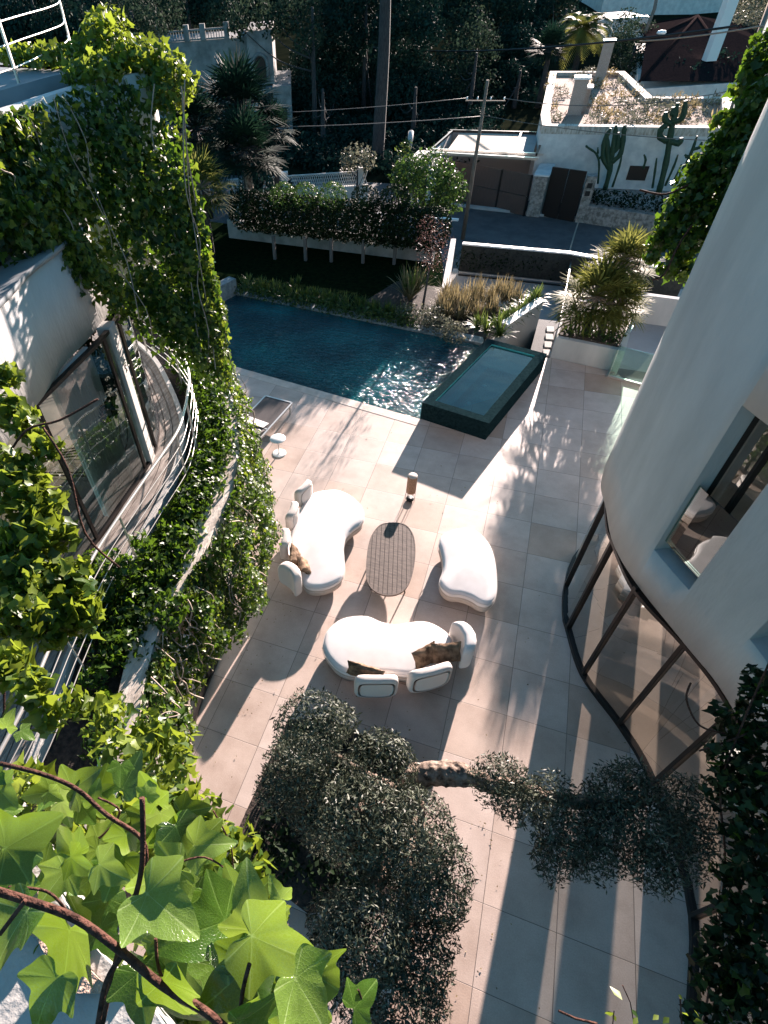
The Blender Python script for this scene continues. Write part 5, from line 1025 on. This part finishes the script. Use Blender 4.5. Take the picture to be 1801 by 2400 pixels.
A.box(MB(), 612, 647.5, GZ + 3.0, z1 - .1, .3, 7).build('porch_beam', M['shadest'], ah); A.box(MB(), 612, 647, GZ, GZ + 3.0, 2.2, 2.5).build('dark_doorway', M['interior'], ah)
A.box(MB(), 560, 611.5, GZ, z1 + .3, .1, 7).build('main_wall', M['shadest'], ah); A.box(MB(), 655 - 58, 652, z1, z2 + .6, 1.2, 7.5).build('arch_gable', M['shadest'], ah)
fr_ = MB(); wv = []; cxp = 622; za, zb_ = A.z(622, 200), A.z(622, 158); rr_ = 14.5 * A.s
pts = [(-rr_, za), (rr_, za)] + [(rr_ * math.cos(t), zb_ + rr_ * 1.2 * math.sin(t)) for t in np.linspace(0, math.pi, 13)]
c0 = np.array(A.p(cxp, 1.17)); vs = [(*(c0 + A.u * x), z) for x, z in pts] + [(*(c0 + A.u * x + A.n * .02), z) for x, z in pts]; n = len(pts)
fr_.add(vs, [tuple(range(n))[::-1]] + [(i, (i + 1) % n, n + (i + 1) % n, n + i) for i in range(n)]); fr_.build('arched_window', M['frame'], ah)
ar = MB(); ar.tube([(*(c0 + A.u * x - A.n * .04), z) for x, z in [(-rr_ * 1.12, za), (-rr_ * 1.12, zb_)] + [(rr_ * 1.12 * math.cos(t), zb_ + rr_ * 1.32 * math.sin(t)) for t in np.linspace(math.pi, 0, 13)] + [(rr_ * 1.12, za)]], .12, 6); ar.build('arch_surround', M['shadest'], ah)
c1 = A.p(670, -.03); MB().box(c1[0] - .22, c1[0] + .22, c1[1] - .05, c1[1] + .05, A.z(670, 283), A.z(670, 252), .36).build('slit_window', M['frame'], ah)
bl = empty('roof_balustrade', (*A.p(450), z1), 'pale balustrade with square pillars at the top left behind the palms', 'balustrade')
Bf = Fr(560, 330); zb0, zb1 = Bf.z(450, 98), Bf.z(450, 70)
Bf.box(MB(), 362, 610, GZ, zb0 - .02, 1.0, 6).build('wall', M['shadest'], bl); 
for z_ in (zb1 - .12, zb0): Bf.box(MB(), 362, 560, z_, z_ + .1, .95, 1.1).build('rail', M['shadest'], bl)
for i in range(34):
    x = 365 + i * 5.8; Bf.box(MB(), x, x + 1.8, zb0 + .1, zb1 - .12, 1.0, 1.06).build('baluster', M['shadest'], bl)
for x in (411, 470, 505, 556): Bf.box(MB(), x - 5, x + 6, zb0 - .02, zb1 + .25, .85, 1.2).build('pillar', M['shadest'], bl)
# lattice garden wall across the street
L0, L1 = g(560, 445, GZ + .6), g(855, 447, GZ + .6)
lw = empty('lattice_wall', ((L0[0] + L1[0]) / 2, (L0[1] + L1[1]) / 2, GZ), 'pale garden wall with diamond lattice top and two pillars beyond the hedge', 'wall')
Lf = Fr(840, 478); zA, zB = Lf.z(760, 440), Lf.z(760, 408)
Lf.box(MB(), 540, 862, GZ, zA, 0, .2).build('wall', M['stucco2'], lw)
lt = MB(); h_ = zB - zA; n_ = 64; x0_, x1_ = 540, 855
for i in range(n_):
    xa = x0_ + (x1_ - x0_) * i / n_; dxp = (x1_ - x0_) / n_ * 1.0
    for a, b_ in ((xa, xa + dxp * 2), (xa + dxp * 2, xa)): lt.beam((*Lf.p(a, .1), zA), (*Lf.p(b_, .1), zB), .035)
lt.beam((*Lf.p(540, .1), zB), (*Lf.p(860, .1), zB), .08, .06); lt.build('lattice', M['stucco2'], lw)
for x in (671, 842): Lf.box(MB(), x - 7, x + 8, GZ, zB + .22, -.08, .28).build('pillar', M['stucco2'], lw)
# ================================================================== HOUSES UPPER RIGHT
Hf = Fr(1490, 262, GZ + .5)
dh = empty('dark_roof_house', (*Hf.p(1540), GZ), 'house with a dark hipped tile roof and a pale chimney at the upper right', 'house')
def D(px, py, d): return at(px, py, d)
apex = D(1636, 36, 44); rl0 = D(1420, 78, 47); e0 = D(1515, 98, 41); e1 = D(1500, 190, 37); e2 = D(1740, 190, 37); e3 = D(1790, 100, 41); e4 = D(1760, 60, 47); e5 = D(1500, 60, 49)
MB().add([apex, e0, e1, e2, e3, e4, e5], [(0, 1, 2), (0, 2, 3), (0, 3, 4), (0, 4, 5), (0, 5, 6), (0, 6, 1)]).build('roof', M['slate'], dh)
MB().prism([p[:2] for p in (e0, e1, e2, e3, e4, e5)], GZ, min(e1[2], e2[2]) - .05).build('wall', M['stucco2'], dh)
for a, b_ in ((apex, e1), (apex, e2), (apex, e5), (apex, e0)): MB().tube([a, b_], .09, 6).build('ridge_tiles', M['slate'], dh)
ch0 = D(1682, 88, 38); MB().box(ch0[0] - .35, ch0[0] + .35, ch0[1] - .3, ch0[1] + .3, ch0[2] - 1.2, ch0[2] + 2.2, .4).build('chimney', M['white'], dh)
MB().lathe([(.0, 0), (.28, .02), (.32, .1), (.25, .2), (0, .24)], D(1550, 80, 40.3), 14).build('roof_vent', M['white'], dh)
fh = empty('far_white_house', D(1560, 10, 60), 'far pale flat roofed house with sunlit parapet along the top edge', 'house')
def slab(name, px0, px1, pt, pb_, d, th, m_, root):
    a, b_ = D(px0, pb_, d), D(px1, pb_, d); zt = D((px0 + px1) / 2, pt, d)[2]; MB().prism([a[:2], b_[:2], (b_[0] + N2[0] * th, b_[1] + N2[1] * th), (a[0] + N2[0] * th, a[1] + N2[1] * th)], min(a[2], b_[2]) - 2, zt).build(name, m_, root)
slab('wall', 1405, 1520, 42, 60, 56, 6, M['stucco'], fh); slab('upper_wall', 1410, 1700, -20, 22, 66, 8, M['stucco2'], fh); slab('parapet', 1403, 1518, 40, 46, 55.8, .3, M['white'], fh)
tag(MB().tube([D(1513, 75, 44), D(1535, 20, 44), D(1545, -30, 44)], .13, 8).build('crooked_pole', M['pole']), 'crooked wooden pole behind the roof garden at the top right', 'pole')
# ================================================================== TREES AND PALMS
def bt(name, label, specs, mat_, tp, per=26, size=.42, tr=.16, group=None, tmpl=LEAF_BR, trunkdz=None, shell=.3, limbs=True, bark=None):
    balls = [(at(x, y, d), (r_, r_, r_ * .8)) for x, y, d, r_ in specs]
    bx = at(*tp); h = max(b[0][2] for b in balls) - GZ + (7 if tr > .3 else 0)
    tree(name, (bx[0], bx[1]), h, balls, label, mat_, per=per, size=size, trunk_r=tr, group=group, shell=shell, tmpl=tmpl, limbs=limbs, bark=bark)
G_ = 'dark trees across the street'
bt('pine_tree', 'big pine with a thick bare pale trunk left of centre and crown above the frame', [(880, -40, 44, 3.0), (800, 10, 43, 2.2), (960, 10, 43, 2.4), (910, 70, 42, 1.3), (780, 60, 42, 1.4), (1000, 70, 42, 1.4), (840, 95, 44, 1.2)], M['pine'], (884, 380, 37.5), per=150, size=.27, tr=.34, group=G_, bark=M['pbark'], limbs=False)
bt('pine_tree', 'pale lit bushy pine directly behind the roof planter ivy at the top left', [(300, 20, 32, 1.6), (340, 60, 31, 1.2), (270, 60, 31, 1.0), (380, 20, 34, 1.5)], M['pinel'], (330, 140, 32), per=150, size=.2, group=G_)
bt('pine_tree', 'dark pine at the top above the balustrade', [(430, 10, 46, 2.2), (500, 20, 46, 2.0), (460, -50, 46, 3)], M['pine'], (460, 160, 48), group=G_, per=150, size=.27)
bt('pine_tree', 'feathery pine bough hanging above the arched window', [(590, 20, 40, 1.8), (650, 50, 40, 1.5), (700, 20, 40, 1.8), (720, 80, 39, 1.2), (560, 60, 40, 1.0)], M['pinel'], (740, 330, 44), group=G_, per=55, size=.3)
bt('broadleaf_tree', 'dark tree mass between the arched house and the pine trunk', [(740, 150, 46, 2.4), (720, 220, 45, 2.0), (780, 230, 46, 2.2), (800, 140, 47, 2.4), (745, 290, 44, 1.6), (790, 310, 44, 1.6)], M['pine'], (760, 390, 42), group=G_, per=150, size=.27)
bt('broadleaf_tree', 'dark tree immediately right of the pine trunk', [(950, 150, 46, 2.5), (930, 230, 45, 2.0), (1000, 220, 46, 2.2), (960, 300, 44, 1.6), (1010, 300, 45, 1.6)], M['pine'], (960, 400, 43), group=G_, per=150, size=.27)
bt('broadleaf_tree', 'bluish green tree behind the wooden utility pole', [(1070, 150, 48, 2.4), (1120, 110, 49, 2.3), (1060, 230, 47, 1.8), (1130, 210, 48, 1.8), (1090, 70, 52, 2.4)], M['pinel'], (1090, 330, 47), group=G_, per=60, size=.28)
bt('broadleaf_tree', 'tall dark tree at the top behind the thick black cable', [(1040, 10, 56, 3.0), (1120, 0, 56, 3.0), (1200, 20, 57, 2.6), (1000, 60, 55, 2)], M['pine'], (1100, 180, 56), group=G_, per=130, size=.3)
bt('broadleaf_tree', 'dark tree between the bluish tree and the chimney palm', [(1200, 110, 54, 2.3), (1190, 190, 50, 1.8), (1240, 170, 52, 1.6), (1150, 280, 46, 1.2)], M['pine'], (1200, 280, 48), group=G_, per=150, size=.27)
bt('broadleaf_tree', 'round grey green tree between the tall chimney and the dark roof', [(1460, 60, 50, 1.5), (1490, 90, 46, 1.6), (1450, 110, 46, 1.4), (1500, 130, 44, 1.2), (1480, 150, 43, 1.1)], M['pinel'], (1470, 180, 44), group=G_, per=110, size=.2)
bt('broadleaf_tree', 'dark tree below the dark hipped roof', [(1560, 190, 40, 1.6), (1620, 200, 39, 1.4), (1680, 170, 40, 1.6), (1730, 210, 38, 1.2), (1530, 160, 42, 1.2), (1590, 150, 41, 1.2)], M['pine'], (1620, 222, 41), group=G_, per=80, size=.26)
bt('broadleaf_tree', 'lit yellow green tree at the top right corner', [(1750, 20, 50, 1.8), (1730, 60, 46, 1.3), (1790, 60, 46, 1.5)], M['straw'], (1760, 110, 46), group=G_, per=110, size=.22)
bt('broadleaf_tree', 'dark tree filling the top edge at the centre', [(600, -70, 60, 4), (720, -60, 60, 4), (880, 60, 58, 3.2), (980, -30, 60, 3.4), (860, 160, 56, 2.6), (660, -10, 58, 3), (830, 250, 50, 2.0), (880, 300, 48, 1.6), (900, 230, 52, 2.0)], M['pine'], (850, 360, 50), group=G_, per=110, size=.34)
bt('broadleaf_tree', 'dark tree behind the balustrade at the far left', [(300, -20, 60, 4), (400, -40, 60, 4), (500, -40, 60, 4), (560, 20, 60, 2.5)], M['pine'], (420, 120, 60), group=G_, per=110, size=.34)
bt('broadleaf_tree', 'dark wooded crown behind the far white house', [(1240, 20, 62, 2.6), (1300, -20, 64, 3), (1340, 60, 58, 1.8), (1290, 90, 56, 1.6), (1250, 90, 58, 2.0)], M['pine'], (1290, 200, 56), group=G_, per=130, size=.3)
bt('broadleaf_tree', 'dark wooded mass seen through the roof railing at the top left corner', [(90, 20, 52, 3.4), (180, -10, 50, 3.2), (250, 40, 48, 2.6), (60, 80, 46, 2.6), (150, 70, 44, 2.4), (-40, 20, 50, 4), (230, 90, 44, 1.8), (20, -30, 56, 4)], M['pine'], (120, 160, 48), group=G_, per=80, size=.36)
q_ = at(838, 420, 30.5); tree('small_olive', q_, 2.2, [(at(838, 368, 31), (.85, .8, .7)), (at(815, 380, 31), (.5, .5, .5)), (at(862, 375, 31), (.55, .5, .5))], 'small pale olive tree by the right pillar of the lattice wall', M['straw'], per=110, size=.2, trunk_r=.07, shell=.2)
sb = empty('lawn_shrub', at(950, 360, 33), 'sunlit yellow green shrub beside a pale post across the street', 'shrub'); cloud_foliage('foliage', [(at(948, 352, 34), .45), (at(955, 335, 34), .3)], 160, .16, LEAF_BR, M['lily'], sb, .8, .3)
tag(MB().tube([at(960, 345, 34.3), at(964, 308, 34.3)], .16, 8).build('stone_post', M['stucco']), 'short sunlit stone post in the dark garden across the street', 'post')
# palms left of centre
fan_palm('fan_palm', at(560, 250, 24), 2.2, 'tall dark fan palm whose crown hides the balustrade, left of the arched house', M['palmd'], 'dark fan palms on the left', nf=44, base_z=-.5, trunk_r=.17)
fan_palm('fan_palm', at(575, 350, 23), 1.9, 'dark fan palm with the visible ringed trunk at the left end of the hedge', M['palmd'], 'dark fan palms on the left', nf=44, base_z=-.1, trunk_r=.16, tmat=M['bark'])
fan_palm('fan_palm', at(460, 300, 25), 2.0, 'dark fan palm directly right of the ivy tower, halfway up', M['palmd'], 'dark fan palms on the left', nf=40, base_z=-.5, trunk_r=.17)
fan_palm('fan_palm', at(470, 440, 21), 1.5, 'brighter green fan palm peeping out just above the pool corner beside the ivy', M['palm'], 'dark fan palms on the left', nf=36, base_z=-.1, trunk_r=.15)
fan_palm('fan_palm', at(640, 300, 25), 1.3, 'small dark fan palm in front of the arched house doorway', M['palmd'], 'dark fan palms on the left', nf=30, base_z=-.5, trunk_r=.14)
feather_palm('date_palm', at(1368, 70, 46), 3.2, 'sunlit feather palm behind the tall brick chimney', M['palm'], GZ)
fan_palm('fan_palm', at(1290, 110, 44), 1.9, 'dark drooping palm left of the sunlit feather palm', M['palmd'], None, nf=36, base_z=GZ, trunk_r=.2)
us = empty('roadside_undergrowth', (-14, 33, GZ), 'dark undergrowth covering the ground beyond the street', 'undergrowth'); tag(us, kind='stuff')
up_ = []
for _ in range(420):
    x = random.uniform(-34, 2); y = random.uniform(38.5, 75)
    if x > -6 and y < 60: continue
    up_.append(((x, y, GZ + .3), (1.4, 1.4, .8)))
for _ in range(60): up_.append(((random.uniform(-30, -13.2), random.uniform(19, 34), -.1), (.9, .9, .6)))
for _ in range(150): up_.append(((random.uniform(2, 40), random.uniform(44, 80), GZ + .5), (1.6, 1.6, 1.2)))
cloud_foliage('foliage', up_, 60, .28, LEAF_BR, M['pine'], us, .8, .3)
# ================================================================== FOREGROUND: OWN TERRACE EDGE AND IVY
def ivy_template():
    """one large ivy leaf: five pointed lobes, smooth outline, raised veins"""
    ctl = [(0, -.02), (-.2, -.2), (-.42, -.2), (-.54, -.0), (-.7, .27), (-.5, .35), (-.36, .43), (-.33, .6), (-.23, .82), (0, 1.12), (.23, .82), (.33, .6), (.36, .43), (.5, .35), (.7, .27), (.54, -.0), (.42, -.2), (.2, -.2)]
    out = [p[:2] for p in cat(ctl, 4, True)]; N = len(out); hub = (0, .03); V = []; ve = []; nr = 7
    vi = {0, 8, 16, 36, 56, 64}
    for j in range(1, nr + 1):
        t = j / nr
        for i, (x, y) in enumerate(out):
            px, py = hub[0] + (x - hub[0]) * t, hub[1] + (y - hub[1]) * t; v = 1 if i in vi else 0
            V.append((px, py, .012 * math.sin(i * .52) * t * t - .012 * v * t)); ve.append(v)
    V.append((hub[0], hub[1], 0)); ve.append(1); c = len(V) - 1
    Fc = [(j * N + i, j * N + (i + 1) % N, (j + 1) * N + (i + 1) % N, (j + 1) * N + i) for j in range(nr - 1) for i in range(N)]
    Fc += [(c, (2 * i + 2) % N, (2 * i + 1) % N, (2 * i) % N) for i in range(N // 2)]
    Fc = [f if k < (nr - 1) * N else (f[0], f[1], f[2], f[3]) for k, f in enumerate(Fc)]
    return np.array(V), np.array(Fc), np.array(ve, float)
def bigleafmat(name, c0, c1, vein, tr=.5, tcol=(.3, .45, .03)):
    m_ = leafmat(name, c0, c1, tr, .22, tcol, .6); n = m_.node_tree; b = n.nodes['Principled BSDF']; r = b.inputs['Base Color'].links[0].from_socket
    a = n.nodes.new('ShaderNodeAttribute'); a.attribute_name = 'vein'; mr = n.nodes.new('ShaderNodeMapRange'); n.links.new(a.outputs['Fac'], mr.inputs[0]); mr.inputs[1].default_value = .5; mr.inputs[2].default_value = 1
    no = n.nodes.new('ShaderNodeTexNoise'); no.inputs['Scale'].default_value = 28; no.inputs['Detail'].default_value = 4; tc = n.nodes.new('ShaderNodeTexCoord'); n.links.new(tc.outputs['Object'], no.inputs[0])
    mv = n.nodes.new('ShaderNodeMix'); mv.data_type = 'RGBA'; n.links.new(mr.outputs[0], mv.inputs[0]); n.links.new(r, mv.inputs[6]); mv.inputs[7].default_value = (*vein, 1)
    ov = n.nodes.new('ShaderNodeMix'); ov.data_type = 'RGBA'; ov.blend_type = 'OVERLAY'; ov.inputs[0].default_value = .5; n.links.new(mv.outputs[2], ov.inputs[6]); n.links.new(no.outputs[0], ov.inputs[7])
    vo = n.nodes.new('ShaderNodeTexVoronoi'); vo.feature = 'DISTANCE_TO_EDGE'; vo.inputs['Scale'].default_value = 150; n.links.new(tc.outputs['Object'], vo.inputs['Vector'])
    vr = n.nodes.new('ShaderNodeMapRange'); n.links.new(vo.outputs['Distance'], vr.inputs[0]); vr.inputs[2].default_value = .12; vr.inputs[3].default_value = .2; vr.inputs[4].default_value = 0
    v2 = n.nodes.new('ShaderNodeMix'); v2.data_type = 'RGBA'; n.links.new(vr.outputs[0], v2.inputs[0]); n.links.new(ov.outputs[2], v2.inputs[6]); v2.inputs[7].default_value = (*vein, 1); n.links.new(v2.outputs[2], b.inputs['Base Color']); mcs = [x for x in n.nodes if x.type == 'MIX' and abs(x.inputs[0].default_value - .6) < 1e-4 and x.blend_type == 'MIX' and not x.inputs[0].is_linked][0]; n.links.new(v2.outputs[2], mcs.inputs[6])
    bp = n.nodes.new('ShaderNodeBump'); bp.inputs['Strength'].default_value = .5; bp.inputs['Distance'].default_value = .003; n.links.new(vr.outputs[0], bp.inputs['Height']); n.links.new(bp.outputs[0], b.inputs['Normal'])
    return m_
M['big'] = bigleafmat('foreground_leaf', (.006, .03, .004), (.07, .15, .015), (.16, .26, .06), .34)
M['bigy'] = bigleafmat('foreground_young_leaf', (.05, .12, .015), (.17, .26, .045), (.32, .42, .16), .4, (.32, .45, .05))
TV, TF, TE = ivy_template()
fg = empty('foreground_ivy', at(200, 2200, 1.5), 'large glossy ivy in the lower left foreground growing on the near terrace edge', 'plant')
def big(specs, name, m_):
    V = []; R_ = []
    for px, py, d, sz, rot, tx, ty in specs:       # sz = leaf length in photo pixels
        s = sz * .72 * d / F; c = np.array(at(px, py, d)); n = unit(-FW * .7 + np.array([0, 0, .45]) + RT * (tx * 1.6 + random.uniform(-.55, .55)) + UP * (ty * 1.2 + random.uniform(-.6, .5))); t = RT * math.sin(R(rot)) + UP * math.cos(R(rot)); t = unit(t - n * (t @ n)); b = np.cross(t, n)
        k1, k2, k3, k4 = random.uniform(-.1, .5), random.uniform(-.5, .15), random.uniform(-.35, .35), random.uniform(.0, .22); X, Y = TV[:, 0], TV[:, 1]
        Z = TV[:, 2] + k1 * X * X + k2 * (Y - .2) ** 2 + k3 * X * (Y - .2) + k4 * np.sqrt(X * X + .02)
        V.append(c + s * (X[:, None] * b + (Y[:, None] - .4) * t + Z[:, None] * n)); R_.append(random.random())
    return mesh_from(name, np.array(V), TF, np.array(R_), m_, fg, True, TE)
big([(60, 1960, 1.5, 190, 60, .1, -.3), (160, 2240, 1.3, 250, 190, -.4, .1), (475, 2180, 1.25, 230, 250, .5, .2), (545, 2300, 1.2, 190, 230, .2, .5), (600, 2370, 1.1, 170, 90, .3, .1), (160, 1980, 1.7, 120, 300, -.3, .2), (245, 2140, 1.6, 110, 190, .2, .4), (110, 2340, 1.2, 170, 200, .1, .2), (395, 1960, 1.8, 120, 60, .3, -.2), (330, 1945, 1.9, 110, 200, -.2, .1), (40, 2020, 1.6, 130, 220, .2, .5), (295, 1990, 1.7, 120, 180, -.5, .0), (410, 2350, 1.15, 210, 150, -.1, -.3), (250, 2200, 1.5, 100, 150, .3, .3), (505, 2120, 1.7, 90, 120, .1, .2), (330, 2330, 1.2, 150, 170, .4, .1), (620, 2180, 1.6, 70, 20, .1, .1), (150, 2040, 1.7, 100, 120, .6, 0), (95, 1860, 1.9, 90, 260, .2, .2), (450, 1900, 2.0, 90, 80, .2, .2), (850, 2340, 1.6, 110, 60, .3, 0), (760, 2300, 1.5, 150, 120, .5, -.2), (255, 2050, 1.7, 100, 90, 0, -.2), (560, 2060, 1.9, 70, 0, .1, .2), (30, 2110, 1.5, 140, 160, -.3, .3), (215, 1870, 1.9, 110, 70, .2, .4), (490, 2010, 1.9, 80, 330, .1, .2), (700, 2290, 1.5, 130, 320, .2, .1)], 'leaves', M['big'])
big([(375, 2060, 1.3, 160, 250, 0, .2), (385, 2130, 1.2, 210, 130, .2, .3), (650, 2220, 1.15, 240, 110, -.1, .3), (590, 2130, 1.25, 180, 340, .2, .2), (30, 2190, 1.2, 190, 190, -.2, .2), (380, 2270, 1.25, 150, 200, 0, .3), (350, 1850, 1.7, 60, 20, .1, .3), (650, 2090, 1.5, 70, 330, 0, .2), (440, 2080, 1.9, 70, 10, .1, .2), (720, 2340, 1.1, 200, 150, .3, .1), (480, 2260, 1.3, 120, 280, 0, .3), (20, 1690, 2.2, 60, 20, 0, .2), (60, 1720, 2.3, 50, 120, 0, .2)], 'young_leaves', M['bigy'])
mid_ = []
for _ in range(170):
    x, y = random.uniform(-20, 760), random.uniform(1760, 2420)
    if y < 1790 + max(0, x - 330) * 1.15 - 0: continue
    mid_.append((x, y, random.uniform(1.5, 2.2), random.uniform(50, 130), random.uniform(0, 360), 0, .1))
big([q for i, q in enumerate(mid_) if i % 4], 'middle_leaves', M['big']); big(mid_[::4], 'middle_young_leaves', M['bigy'])
sm = MB()
for pp, d, r_ in (([(-20, 2085), (60, 2110), (180, 2155), (290, 2235), (380, 2310), (480, 2370), (560, 2440)], 1.15, .012), ([(0, 1790), (100, 1815), (180, 1850), (250, 1910), (335, 1970), (340, 2050)], 1.6, .009), ([(333, 1870), (335, 1960), (330, 2050), (300, 2160), (270, 2260), (240, 2400)], 1.3, .009), ([(290, 2235), (250, 2300), (230, 2400)], 1.18, .008), ([(60, 2110), (0, 2190)], 1.1, .006), ([(160, 2140), (110, 2090), (20, 2080)], 1.4, .005), ([(400, 2030), (480, 2010), (560, 2060), (640, 2120)], 1.7, .004), ([(365, 2200), (370, 2260), (390, 2320)], 1.2, .005), ([(585, 2260), (570, 2320), (560, 2400)], 1.1, .006), ([(230, 1870), (280, 1900), (250, 1950), (180, 2000)], 1.8, .005), ([(500, 1900), (540, 1980), (560, 2080), (650, 2130), (660, 2230)], 1.9, .004), ([(860, 2400), (850, 2350), (840, 2320)], 1.6, .004)):
    sm.tube(cat([at(x_, y_, d) for x_, y_ in pp], 5), r_ * .72, 9)
sm.build('stems', M['stem'], fg)
Ls = [(at(x, y, d), (r_, r_, r_)) for x, y, d, r_ in ((480, 1950, 2.4, .14), (540, 2010, 2.4, .14), (420, 1880, 2.5, .14), (580, 2090, 2.3, .12), (500, 2060, 2.3, .14), (430, 1990, 2.3, .14), (370, 1900, 2.5, .12), (620, 2140, 2.2, .08), (520, 2140, 2.1, .12), (300, 1930, 2.3, .12), (200, 1950, 2.2, .12), (90, 1900, 2.2, .12), (640, 2310, 1.9, .12), (280, 1780, 2.8, .14), (400, 1770, 3.0, .14), (350, 1720, 3.1, .12), (180, 1650, 3.0, .1), (250, 1680, 3.2, .12), (60, 1840, 2.3, .1), (400, 2200, 1.9, .1), (200, 2350, 1.7, .1), (480, 2330, 1.7, .1))]
cloud_foliage('small_leaves', Ls, 1500, .06, LEAF_IVY, M['ivyy'], fg, .9, .05)
sp = empty('terrace_edge_sprig', at(1300, 2380, 2), 'thin sprigs with a few small leaves sticking up at the bottom right', 'plant')
for pp, r_ in (([(1490, 2420), (1478, 2350), (1460, 2310)], .002), ([(1600, 2420), (1597, 2370), (1595, 2340)], .003), ([(1310, 2370), (1350, 2388), (1400, 2400)], .004), ([(1435, 2420), (1440, 2370)], .002)): MB().tube([at(x_, y_, 2.0) for x_, y_ in pp], r_, 6).build('stem', M['stem'], sp)
leaves('leaves', [at(x, y, 2.0) for x, y in ((1460, 2345), (1480, 2365), (1495, 2385), (1440, 2375), (1445, 2395), (1545, 2380), (1570, 2385), (1610, 2375), (1640, 2385), (1625, 2395), (1590, 2332))], [(0, -.3, 1)] * 11, .035, LEAF_BR, M['ivyy'], sp, .5)
# ledge and gravel strip under the foreground ivy
lg = [at(-150, 2600, 2.0), at(-200, 1930, 3.2), at(40, 1950, 3.1), at(160, 2170, 2.4), at(300, 2330, 2.0), at(420, 2500, 1.6)]
zl = 7.0
tp_ = [g(x, y, zl)[:2] for x, y in ((-200, 1900), (20, 1900), (95, 2010), (200, 2200), (330, 2330), (440, 2480), (200, 2600), (-200, 2600))]
tag(MB().prism(tp_, 6.6, zl).build('near_terrace', M['concrete']), kind='structure')
tg = [g(x, y, zl)[:2] for x, y in ((-200, 2010), (30, 2010), (75, 2060), (150, 2210), (270, 2330), (160, 2330), (90, 2200), (-200, 2100))]
tag(MB().prism(tg, zl + .002, zl + .02).build('gravel_strip', M['pgravel']), kind='structure')

# fallen leaves blown over the terrace
fl = empty('fallen_leaves', (-2, 4, 0), 'few small dry leaves scattered over the stone terrace', 'leaves'); tag(fl, kind='stuff')
Pl = [(random.uniform(-4.6, 1.8), random.uniform(-1, 10.3), .012) for _ in range(90)] + [(random.gauss(-4.2, .25), random.uniform(1.5, 6.5), .012) for _ in range(70)] + [(random.uniform(-3.4, .3), random.uniform(-.6, 3.2), .012) for _ in range(120)]
lf_ = leaves('leaf_litter', Pl, [(0, 0, 1)] * len(Pl), .03, LEAF_BR, M['dry'], fl, .25); tag(lf_, kind='stuff')
